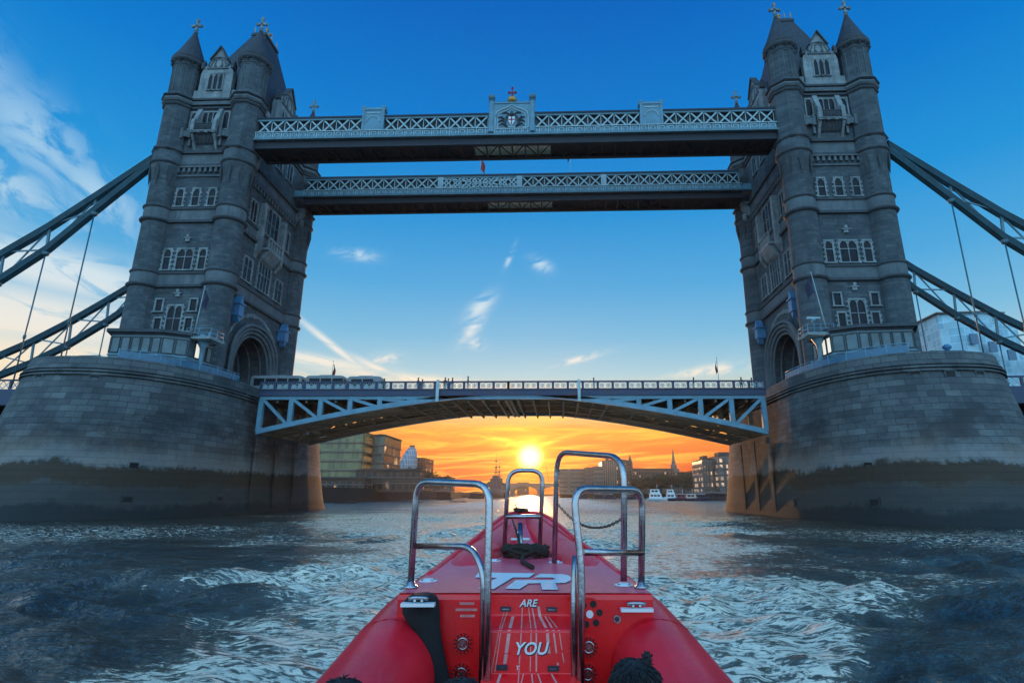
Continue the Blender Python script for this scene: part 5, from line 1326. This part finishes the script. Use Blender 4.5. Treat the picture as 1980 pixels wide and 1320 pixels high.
# ------------------------------------------------------------------ the red speedboat
HD = R(-3.4); BF_ = V((math.sin(HD), math.cos(HD), 0)); BR_ = V((math.cos(HD), -math.sin(HD), 0))
def B(x, d, z): return V((CAMP.x, CAMP.y, 0))+BR_*x+BF_*d+V((0, 0, z))
def atd(px, py, d):
    r_ = F+RT*((px-990-47.65)/1111.22)+UP*(-(py-660+14.2)/1111.22); return CAMP+r_*(d/r_.dot(BF_))
def atz(px, py, z): return at(px, py, z=z)
BOAT = thing('speedboat', B(0, 2, 0), 'red rigid inflatable speedboat heading for the bridge with steel grab rails', 'speedboat')
PR = [(3.68, .745, 1.702, 1.700), (4.1, .715, 1.702, 1.705), (4.6, .675, 1.702, 1.735), (5.2, .60, 1.703, 1.80), (5.9, .49, 1.72, 1.87), (6.5, .385, 1.79, 1.955), (7.0, .30, 1.90, 2.015), (7.35, .22, 1.985, 2.045), (7.58, .15, 2.04, 2.055)]
rows = []
for i in range(len(PR)-1):
    for k in range(4):
        q = k/4; rows.append([PR[i][j]*(1-q)+PR[i+1][j]*q for j in range(4)])
rows.append(list(PR[-1]))
mb = MB(); G = []
for d, w, zc, ze in rows:
    G.append([B(w*u+.015, d, zc+(ze-zc)*max(0, (abs(u)-.55)/.45)**1.3*(1 if abs(u) > .55 else 0)) for u in [-1+2*j/24 for j in range(25)]])
mb.grid(G, True); mb.build('foredeck', M_BDECK, BOAT)
mb = MB()    # raised rim of the bow
mb.tube([B(-w+.03, d, ze-.01) for d, w, zc, ze in rows[6:]]+[B(w-.0, d, ze-.01) for d, w, zc, ze in rows[6:][::-1]], .02, 8); mb.build('bow_rim', M_BTUBE, BOAT)
for sd in (-1, 1):
    ctr = [(7.45, .05, 1.86, .15), (7.1, .16, 1.80, .19), (6.5, .28, 1.70, .22), (5.9, .39, 1.62, .235), (5.2, .52, 1.545, .25), (4.6, .64, 1.45, .26), (4.1, .72, 1.375, .27), (3.7, .765, 1.30, .275), (3.2, .785, 1.225, .28), (2.6, .80, 1.15, .285), (1.8, .82, 1.09, .29), (.5, .84, 1.02, .29), (-1.5, .85, .96, .29), (-3, .85, .93, .29)]
    pts = []; rr = []
    for i in range(len(ctr)-1):
        for k in range(4):
            q = k/4; c = [ctr[i][j]*(1-q)+ctr[i+1][j]*q for j in range(4)]; pts.append(B(sd*c[1]+.015, c[0], c[2])); rr.append(c[3])
    mb = MB(); mb.tube(pts, rr, 28); tb = mb.build('inflatable_tube', M_BTUBE, BOAT)
    mb = MB(); off = [p+BR_*sd*(r_*.93)+V((0, 0, .30*r_)) for p, r_ in zip(pts, rr)]; mb.tube(off[:40], .018, 6); mb.build('rubbing_strake', M_BLACK, tb)
    for k in (12, 20, 28, 36):      # seam tapes round the tube
        p, r_ = pts[k], rr[k]; dd = (pts[k+1]-pts[k-1]).normalized(); mb = MB(); a = dd.orthogonal().normalized(); b_ = dd.cross(a)
        mb.grid([[p+dd*e_+(a*math.cos(t_)+b_*math.sin(t_))*(r_+.003) for t_ in [2*math.pi*j/28 for j in range(28)]] for e_ in (-.02, .02)], True, True); mb.build('seam_tape', M_BTUBE, tb)
# hull below
rows2 = []
for d, w, z0, zk in ((7.45, .04, 1.8, 1.55), (6.8, .22, 1.62, 1.1), (5.9, .42, 1.45, .6), (4.6, .66, 1.25, .15), (3.2, .80, 1.05, -.15), (1, .86, .9, -.25), (-3, .86, .8, -.25)):
    rows2.append([B(-w, d, z0), B(-w*.85, d, z0*.55+zk*.45), B(0, d, zk), B(w*.85, d, z0*.55+zk*.45), B(w, d, z0)])
mb = MB(); mb.grid(rows2, True); mb.build('hull', M_HNAVY, BOAT)
# bulkhead with rounded top edge
mb = MB(); prof = [(3.74, .85), (3.675, .85), (3.672, 1.665), (3.685, 1.695), (3.72, 1.7005)]
mb.prism([(d, z) for d, z in prof], lambda d, z, x: B(x, d, z), -.735, .765); mb.build('bulkhead', M_BRED, BOAT, .006)
mb = MB(); mb.box(0, 0, 0, 0, 0, 0) if False else mb.add([B(x, d, .72) for x, d in ((-.75, -3), (.75, -3), (.75, 3.7), (-.75, 3.7))], [(0, 1, 2, 3)]); mb.build('floor', M_DIRTY, BOAT)
# stepped centre console: profile (d, z)
zA = atd(1020, 1150, 3.66).z; z1_, z2_, z3_ = atd(1020, 1189, 3.655).z, atd(1020, 1218, 3.47).z, atd(1020, 1301, 3.46).z
prof = [(3.74, 1.694), (3.655, 1.694), (3.652, z1_+.004), (3.645, z1_-.004), (3.478, z2_+.005), (3.468, z2_-.006), (3.455, z3_), (3.33, z3_-.055), (3.32, .8), (3.74, .8)]
mb = MB()
xw = lambda d: (-.215-(3.66-d)*.02, .300+(3.66-d)*.03)
rowsL = [[B(xw(d)[0], d, z) for d, z in prof], [B(xw(d)[0]+.012, d-.004, z) for d, z in prof], [B(xw(d)[1]-.012, d-.004, z) for d, z in prof], [B(xw(d)[1], d, z) for d, z in prof]]
mb.grid(rowsL, False); mb.add(rowsL[0], [tuple(range(len(prof)))]); mb.add(rowsL[3], [tuple(range(len(prof)))]); CON = mb.build('console', M_BRED, BOAT, .004)
def onface(px, py, lift=.004):
    """console front face: returns point for a pixel on the stepped face"""
    r_ = F+RT*((px-990-47.65)/1111.22)+UP*(-(py-660+14.2)/1111.22); best = None
    pr = prof[1:9]
    for (d0, za), (d1, zb2) in zip(pr[:-1], pr[1:]):
        for k in range(41):
            q = k/40; d = d0+(d1-d0)*q; z = za+(zb2-za)*q; p = CAMP+r_*(d/r_.dot(BF_))
            if best is None or abs(p.z-z) < best[0]: best = (abs(p.z-z), p)
    p = best[1]; return p-BF_*lift+V((0, 0, lift*.5))
def stripe(pts, w, mat=M_PINK):
    P_ = []
    for (a, b), (c, d) in zip(pts[:-1], pts[1:]):
        n = max(2, int(abs(d-b)/6)); P_ += [onface(a+(c-a)*k/n, b+(d-b)*k/n) for k in range(n)]
    P_.append(onface(*pts[-1])); mb = MB(); h = BR_*w/2
    mb.grid([[p-h, p+h] for p in P_], False); mb.build('stripe', mat, CON)
for pts, w in (([(975, 1182), (965, 1218), (950, 1300)], .004), ([(981, 1182), (969, 1218), (957, 1298)], .005), ([(992, 1191), (985, 1218), (976, 1283)], .018), ([(1010, 1174), (1008, 1218), (1002, 1320)], .006),
               ([(1022, 1174), (1027, 1218), (1025, 1298)], .005), ([(1029, 1174), (1037, 1218), (1037, 1298)], .008), ([(1041, 1172), (1044, 1191), (1058, 1218), (1063, 1286)], .016), ([(1054, 1191), (1070, 1218), (1079, 1286)], .009), ([(1060, 1191), (1081, 1218), (1090, 1280)], .005),
               ([(1012, 1302), (1008, 1320)], .006), ([(1028, 1302), (1030, 1320)], .008), ([(968, 1302), (962, 1320)], .014), ([(1040, 1302), (1046, 1320)], .008), ([(1066, 1302), (1076, 1320)], .01)):
    stripe(pts, w)
for px, py in ((978, 1177), (1067, 1178), (971, 1290), (1070, 1292)):
    c = onface(px, py, .006); mb = MB(); mb.beam(c-BR_*.03, c+BR_*.03, .012, .026); h = mb.build('hinge', M_OUTL, CON); mb = MB(); mb.beam(c-BR_*.022-BF_*.008, c+BR_*.022-BF_*.008, .006, .008); mb.build('hinge_pin', M_STEEL, h)
def lettering(txt, px, py, size, dx=.0, parent=None, mat=M_WHITE, posf=onface, pitch=90, off=.006, shear=.28, lift=.006, z=None):
    cu = bpy.data.curves.new(txt.lower(), 'FONT'); cu.body = txt; cu.size = size; cu.align_x = 'CENTER'; cu.align_y = 'CENTER'; cu.shear = shear; cu.offset = off*size*3; cu.extrude = .001; cu.space_character = 1.02
    o = bpy.data.objects.new('tmp', cu); COL.objects.link(o); bpy.context.view_layer.update()
    me = bpy.data.meshes.new_from_object(o.evaluated_get(bpy.context.evaluated_depsgraph_get())); bpy.data.objects.remove(o)
    me.materials.clear(); me.materials.append(mat); q = bpy.data.objects.new('lettering', me); COL.objects.link(q); p = posf(px, py, lift)
    q.parent = parent; q.location = p-ORG[parent.name]; q.rotation_euler = (R(pitch), 0, -HD); ORG[q.name] = V((0, 0, 0)); return q
for t_, px, py, sz in (('ARE', 1021, 1167, .054), ('YOU', 1025, 1255, .084)):
    lettering(t_, px+1.2, py+1.2, sz, parent=CON, mat=M_OUTL, lift=.005, off=.012); lettering(t_, px, py, sz, parent=CON, lift=.010)
lettering('Y', 1000, 1291, .03, parent=CON, lift=.006)
# vents and sockets in the bulkhead
def disc(px, py, r_, mat, nm, d=3.668, th=.006, n=28, parent=BOAT):
    c = atd(px, py, d); mb = MB(); mb.tube([c+BF_*th, c-BF_*th], r_, n); return mb.build(nm, mat, parent)
def vent(px, py, r_=.058):
    c = atd(px, py, 3.668); mb = MB(); mb.tube([c+BF_*.006, c-BF_*.006], r_, 28); v_ = mb.build('speaker', M_BRED, BOAT)
    mb = MB()
    for k in range(14):
        a = 2*math.pi*k/14; u = BR_*math.cos(a)+V((0, 0, 1))*math.sin(a); mb.beam(c-BF_*.009+u*r_*.66, c-BF_*.009+u*r_*.92, .007, .006)
    mb.build('grille_slots', M_DARK, v_)
    mb = MB(); mb.tube([c-BF_*.01+(BR_*math.cos(a)+V((0, 0, 1))*math.sin(a))*r_*.5 for a in [2*math.pi*k/24 for k in range(24)]], .006, 6, True)
    for k in range(10):
        a = 2*math.pi*k/10; u = BR_*math.cos(a)+V((0, 0, 1))*math.sin(a); mb.beam(c-BF_*.009+u*r_*.12, c-BF_*.009+u*r_*.45, .004, .004)
    mb.build('chrome_ring', M_STEEL, v_)
    mb = MB(); mb.tube([c-BF_*.006, c-BF_*.014], r_*.16, 12); mb.build('hub', M_STEEL, v_)
for px, py in ((895, 1243), (892, 1301), (1138, 1250), (1136, 1302)): vent(px, py)
c = atd(1140, 1186, 3.668); mb = MB(); mb.tube([c+BF_*.006, c-BF_*.006], .088, 32); v_ = mb.build('vent_panel', M_BRED, BOAT)
for k in range(6):
    a = R(60*k+8); u = BR_*math.cos(a)+V((0, 0, 1))*math.sin(a); mb = MB(); mb.tube([c+u*.058-BF_*.004, c+u*.058-BF_*.011], .019, 14); mb.build('vent_hole', M_DARK, v_)
mb = MB(); mb.tube([c-BF_*.004, c-BF_*.014], .021, 16); mb.build('cap', M_WHITE, v_)
disc(1193, 1196, .022, M_STEEL, 'socket'); disc(1193, 1196, .013, M_OUTL, 'socket_cover', 3.66)
# small white sticker text lines on the left of the bulkhead (illegible in the photo, kept as marks)
for j, (px0, px1, py) in enumerate(((889, 917, 1166), (881, 923, 1178), (890, 918, 1190))):
    mb = MB(); r_ = random.Random(j); x = px0
    while x < px1: w = r_.uniform(1.6, 3.6); a, b = atd(x, py, 3.664), atd(min(px1, x+w), py, 3.664); mb.beam(a, b, .004, .013); x += w+.9
    mb.build('sticker_line', M_PINK, BOAT)
# mooring cleats
for sd, x0, x1, py in ((-1, 776, 841, 1168), (1, 1200, 1262, 1178)):
    dd = 3.50 if sd < 0 else 3.62; a, b = atd(x0, py, dd), atd(x1, py, dd); mb = MB(); mb.beam(a, b, .05, .018); cl = mb.build('cleat_shelf', M_WHITE, BOAT)
    m_ = (a+b)/2; mb = MB(); mb.tube([m_-BR_*.055+V((0, 0, .03)), m_-BR_*.02+V((0, 0, .034)), m_+BR_*.02+V((0, 0, .034)), m_+BR_*.055+V((0, 0, .03))], .011, 8)
    for q in (-.02, .02): mb.tube([m_+BR_*q, m_+BR_*q+V((0, 0, .03))], .01, 8)
    mb.build('cleat', M_STEEL, cl)
# TR letters on the deck
def decal(poly, mat, dz, parent, grow=0):
    P_ = [atz(px, py, 1.7045+dz) for px, py in poly]; c = sum(P_, V((0, 0, 0)))/len(P_)
    mb = MB(); mb.add(P_+[p+V((0, 0, .0015)) for p in P_], [tuple(range(len(P_))), tuple(range(len(P_), 2*len(P_)))]+[(i, (i+1) % len(P_), len(P_)+(i+1) % len(P_), len(P_)+i) for i in range(len(P_))]); return mb.build('deck_letter', mat, parent)
LT = [(926, 1106), (1034, 1108), (1023, 1115.5), (992, 1115.5), (955, 1138), (925, 1137), (962, 1116), (918, 1115.5)]
LR = [(1044, 1109), (1088, 1109.5), (1099, 1112), (1105, 1116.5), (1103, 1121.5), (1093, 1126), (1074, 1126.5), (1079, 1139), (1048, 1139), (1045, 1126.5), (1022, 1127), (1005, 1138), (977, 1137), (998, 1121), (1068, 1121), (1075, 1118.5), (1068, 1115.6), (1034, 1115.5)]
for L_ in (LT, LR):
    decal([(x+1.3, y+.8) for x, y in L_], M_OUTL, .0, BOAT); decal(L_, M_DECAL, .003, BOAT)
# deck flanges
def flange(px, py, z=1.704, r_=.062):
    c = atz(px, py, z); mb = MB(); mb.lathe([(r_, z), (r_, z+.006), (r_*.6, z+.01), (r_*.5, z+.016)], c.x, c.y, 20); f = mb.build('deck_flange', M_WHITE, BOAT)
    mb = MB()
    for k in range(4):
        a = R(45+90*k); mb.lathe([(.007, z+.006), (.007, z+.012)], c.x+r_*.75*math.cos(a), c.y+r_*.75*math.sin(a), 8)
    mb.build('bolts', M_OUTL, f)
for px, py in ((1075, 1087), (1206, 1131), (828, 1123), (955, 1084)): flange(px, py)
# rails
def fillet(pts, r_, n=6):
    out = [pts[0]]
    for a, b, c in zip(pts[:-2], pts[1:-1], pts[2:]):
        u = (a-b); v_ = (c-b); l = min(r_, u.length*.45, v_.length*.45); u.normalize(); v_.normalize(); p0 = b+u*l; p1 = b+v_*l
        for k in range(n+1): q = k/n; out.append(p0*(1-q)**2+b*2*q*(1-q)+p1*q*q)
    out.append(pts[-1]); return out
def rail(pts, r_=.021, fr=.12, nm='grab_rail', parent=BOAT, n=14): mb = MB(); mb.tube(fillet(pts, fr), r_, n); return mb.build(nm, M_STEEL, parent)
rl = rail([atd(941, 1420, 3.42), atd(943, 1110, 3.42), atd(947, 936, 3.45), atd(806, 930, 3.86), atd(794, 1131, 3.86)])
rail([atd(803, 1055, 3.86), atd(912, 1056, 3.55), atd(936, 1105, 3.43), atd(930, 1420, 3.43)], .019, .10, 'mid_rail', rl)
rr_ = rail([atd(1121, 1420, 3.42), atd(1125, 1105, 3.42), atd(1108, 944, 3.45), atd(1242, 946, 3.86), atd(1240, 1141, 3.86)])
rail([atd(1243, 1068, 3.86), atd(1126, 1067, 3.47)], .019, .1, 'mid_rail', rr_)
rail([atd(1112, 1075, 3.5), atd(1109, 1150, 3.45), atd(1112, 1420, 3.45)], .019, .1, 'brace', rr_)
tr = rail([atd(1072, 1088, 5.15), atd(1077, 873, 5.15), atd(1207, 883, 4.15), atd(1206, 1131, 4.15)], .022, .2)
fr_ = rail([atd(975, 1066, 5.85), atd(983, 909, 5.85), atd(1050, 909, 5.85), atd(1043, 1068, 5.85)], .021, .13)
rail([atd(979, 998, 5.85), atd(1047, 998, 5.85)], .021, .1, 'mid_rail', fr_)
for px, py, d in ((794, 1133, 3.86), (1240, 1142, 3.86)):
    c = atd(px, py, d); mb = MB(); mb.lathe([(.045, 1.703), (.045, 1.712), (.028, 1.72), (.024, 1.74)], c.x, c.y, 16); mb.build('deck_socket', M_STEEL, BOAT)
# samson post at the bow
mb = MB(); a = atd(1007, 1067, 5.75); mb.tube([a-V((0, 0, .02)), atd(1006, 1012, 5.95)], .024, 12); sp = mb.build('bow_post', M_STEEL, BOAT)
mb = MB(); mb.tube([atd(988, 1042, 5.85), atd(1024, 1042, 5.85)], .013, 8); mb.tube([atd(1000, 1030, 5.9), atd(1008, 1031, 5.9)], .018, 8); mb.build('cross_pin', M_WHITE, sp)
# rope, chain and the black fender sock are things of their own
mb = MB(); r_ = random.Random(4); cz = 1.722; c0 = atd(1011, 1070, 5.6); pts = []
for k in range(300):
    t_ = k/299; a = t_*2*math.pi*11; w = .205-.05*(t_*6 % 1)+.012*math.sin(a*3.1); pts.append(V((c0.x, c0.y, 0))+BR_*(w*math.cos(a)*1.0+.02)+BF_*(w*.75*math.sin(a))+V((0, 0, cz+.085*(t_**.7)+.012*math.sin(a*2.3+k))))
mb.tube(pts, .0155, 7); mb.tube([pts[-1], c0+BR_*.0-BF_*.22+V((0, 0, 1.75-c0.z)), atz(1010, 1085, 1.722), atz(1030, 1096, 1.72)], .018, 7)
mb.tube([atd(1007, 1063, 5.7), atd(1001, 1035, 5.8), atd(990, 1000, 6.9)], .012, 6)
o = mb.build('rope_coil', M_ROPE, None); tag(o, 'dark brown mooring rope coiled on the red foredeck under the forward rail', 'rope')
mb = MB(); P_ = [atd(1077, 972, 5.15)]; e = atd(1206, 1000, 4.15)
for k in range(1, 40): q = k/40; P_.append(P_[0]*(1-q)+e*q-V((0, 0, .30*4*q*(1-q)*.42)))
for i in range(0, len(P_)-1): 
    a, b = P_[i], P_[i+1]; m_ = (a+b)/2; d_ = (b-a).normalized(); u = d_.orthogonal().normalized() if i % 2 else d_.cross(d_.orthogonal()).normalized()
    mb.tube([m_+d_*(.021*math.cos(t_))+u*(.009*math.sin(t_)) for t_ in [2*math.pi*j/8 for j in range(8)]], .0035, 4, True)
o = mb.build('safety_chain', M_ROPE2, None); tag(o, 'thin sagging chain hung across the tall grab rail', 'chain')
mb = MB(); c = atd(1008, 990, 7.5); pts = []
for k in range(60): a = k*.55; pts.append(c+BR_*(.10*math.cos(a)*(1-k/90))+BF_*(.05*math.sin(a*1.3))+V((0, 0, .005+.04*abs(math.sin(a*.7)))))
mb.tube(pts, .010, 6); mb.tube([c+BR_*-.02, c+BR_*-.08+V((0, 0, .09)), c+BR_*-.04+V((0, 0, .11))], .007, 6); o = mb.build('bow_line', M_ROPE, None); tag(o, 'frayed bow line knotted on the very tip of the red bow', 'rope')
# black sock-shaped fender bag hanging on the left cleat
OUT = [(1147, 800, 836), (1152, 790, 845), (1160, 782, 849), (1172, 777, 850), (1185, 778, 851), (1200, 785, 851), (1214, 797, 852), (1230, 808, 854), (1248, 814, 857), (1268, 819, 861), (1290, 822, 866), (1320, 821, 874), (1370, 815, 890)]
mb = MB(); rws = []
for py, a, b in OUT:
    A_, B_ = atd(a, py, 3.60), atd(b, py, 3.60); m_ = (A_+B_)/2; h = (B_-A_).length/2; row = []
    for k in range(16): t_ = 2*math.pi*k/16; row.append(m_+BR_*h*math.cos(t_)+BF_*(.055+.006*math.sin(py*.3+k))*math.sin(t_))
    rws.append(row)
mb.grid(rws, True, True); mb.add(rws[0], [tuple(range(16))]); mb.add(rws[-1], [tuple(range(16))]); o = mb.build('fender_bag', M_BLACK, None); tag(o, 'black cloth fender bag hanging from the left cleat of the bulkhead', 'fender')

# ------------------------------------------------------------------ passengers in the front seats (seen from behind, heads at the frame edge)
M_JKT = plain('dark_jacket', (.02, .02, .03), .8, 0, .3, 10)
def passenger(px, pyt, d, label, bun=False, curl=True, hw=.092):
    top = atd(px, pyt, d); x, z = 0, top.z; O = top.copy(); O.z = 0
    def Q(a, b, c): return O+BR_*a+BF_*b+V((0, 0, c))
    T = thing('person', tuple(Q(0, 0, z-.85)), label, 'person', 'passengers seated in front'); org = ORG[T.name]
    J = {'pel': (Q(0, -.02, z-.83), .15, .12), 'wa': (Q(0, -.03, z-.66), .14, .11), 'ch': (Q(0, -.01, z-.47), .17, .12), 'sh': (Q(0, -.01, z-.33), .12, .09), 'nk': (Q(0, .0, z-.25), .056), 'hb': (Q(0, .02, z-.17), .072), 'ht': (Q(0, .02, z-.085), .078)}
    E_ = [('pel', 'wa'), ('wa', 'ch'), ('ch', 'sh'), ('sh', 'nk'), ('nk', 'hb'), ('hb', 'ht')]
    for s, n in ((-1, 'l'), (1, 'r')):
        J.update({n+'s': (Q(s*.18, 0, z-.35), .06), n+'e': (Q(s*.23, .06, z-.60), .045), n+'w': (Q(s*.13, .28, z-.68), .032), n+'m': (Q(s*.12, .34, z-.69), .036, .02),
                  n+'h': (Q(s*.10, .06, z-.86), .09), n+'k': (Q(s*.12, .44, z-.82), .065), n+'a': (Q(s*.12, .46, z-1.06), .045), n+'t': (Q(s*.12, .56, z-1.10), .04)})
        E_ += [('sh', n+'s'), (n+'s', n+'e'), (n+'e', n+'w'), (n+'w', n+'m'), ('pel', n+'h'), (n+'h', n+'k'), (n+'k', n+'a'), (n+'a', n+'t')]
        for k, (dx, L_) in enumerate(((-.028, .055), (-.01, .068), (.01, .064), (.028, .05))):
            J[n+'f%d' % k] = (Q(s*.12+dx, .375+L_*.4, z-.695), .0095); J[n+'g%d' % k] = (Q(s*.12+dx*1.1, .375+L_, z-.72), .008); E_ += [(n+'m', n+'f%d' % k), (n+'f%d' % k, n+'g%d' % k)]
        J[n+'u'] = (Q(s*.075, .35, z-.70), .011); J[n+'v'] = (Q(s*.065, .385, z-.715), .009); E_ += [(n+'m', n+'u'), (n+'u', n+'v')]
    me = skin_mesh('passenger_body', {k: (tuple(v_[0]-org), *v_[1:]) for k, v_ in J.items()}, E_, 'pel'); me.materials.append(M_SKIN)
    b = bpy.data.objects.new('body', me); COL.objects.link(b); b.parent = T
    mb = MB(); prf = [(.05, -.24, 0), (.135, -.30, 0), (.21, -.36, 0), (.20, -.50, 0), (.175, -.66, 0), (.18, -.84, 0)]
    mb.grid([[Q(r_*math.cos(a)*1.05, r_*.68*math.sin(a), z+zz) for a in [2*math.pi*k/20 for k in range(20)]] for r_, zz, _ in prf], True, True); mb.build('jacket', M_JKT, T)
    # face: nose, ears, eyes, mouth on the forward side
    mb = MB(); mb.tube([Q(0, .095, z-.12), Q(0, .118, z-.15), Q(0, .10, z-.165)], [.008, .014, .012], 8)
    for s in (-1, 1): mb.tube([Q(s*.078, .02, z-.11), Q(s*.088, .012, z-.13), Q(s*.078, .02, z-.16)], [.008, .012, .007], 6)
    mb.build('nose_and_ears', M_SKIN, T)
    # hair: cap plus strands
    mb = MB(); rw_ = []
    for i in range(9):
        ph = R(4+13.5*i); rw_.append([Q(hw*math.sin(ph)*math.cos(a), .005+hw*1.08*math.sin(ph)*math.sin(a)*(1 if math.sin(a) < 0 else .8), z-hw*1.05+hw*1.05*math.cos(ph)) for a in [2*math.pi*k/24 for k in range(24)]])
    mb.grid(rw_, True, True); r_ = random.Random(int(px))
    for k in range(700):
        ph = math.acos(1-r_.random()*1.35); a = r_.uniform(0, 6.283); n_ = BR_*math.sin(ph)*math.cos(a)+BF_*math.sin(ph)*math.sin(a)*1.05+V((0, 0, math.cos(ph))); p0 = Q(0, .005, z-hw*1.05)+n_*hw*.98
        tg = (V((0, 0, -1))+V((r_.gauss(0, .22), r_.gauss(0, .22), 0))); tg = (tg-n_*tg.dot(n_)).normalized(); mb.tube([p0, p0+tg*.03+n_*.003, p0+tg*.06+n_*r_.uniform(-.006, .005)], [.004, .004, .001], 4)
    if bun:
        c = Q(.045, -.01, z+.008); mb.tube([c-V((0, 0, .03)), c-V((0, 0, .012)), c+V((0, 0, .012)), c+V((.004, 0, .026))], [.018, .019, .018, .004], 10)
        for k in range(40): d_ = V((r_.gauss(0, 1), r_.gauss(0, 1), r_.gauss(0, 1))).normalized(); mb.tube([c+d_*.014, c+d_*.026+V((0, 0, .004))], [.004, .001], 4)
    mb.build('hair', M_HAIR, T)
passenger(1228, 1275, 2.55, 'passenger with dark hair tied in a small top knot, in front of the right tube', True, hw=.096)
passenger(893, 1311, 2.75, 'passenger whose dark hair just shows below the left speakers')
passenger(660, 1313, 2.55, 'passenger whose dark hair just shows over the left tube at the frame edge')

# ------------------------------------------------------------------ evening haze
mb = MB(); mb.box(-700, 700, -200, 1250, -3.5, 84); hz = mb.build('haze', bpy.data.materials.new('evening_haze'), None); tag(hz, kind='stuff')
hm_ = hz.data.materials[0]; hm_.use_nodes = True; t = NT(hm_.node_tree); t.n.clear()
pv = t.n.new('ShaderNodeVolumePrincipled'); pv.inputs['Color'].default_value = (.97, .86, .76, 1); pv.inputs['Density'].default_value = .00009; pv.inputs['Anisotropy'].default_value = .72
ou = t.n.new('ShaderNodeOutputMaterial'); t.link(pv.outputs[0], ou.inputs['Volume'])
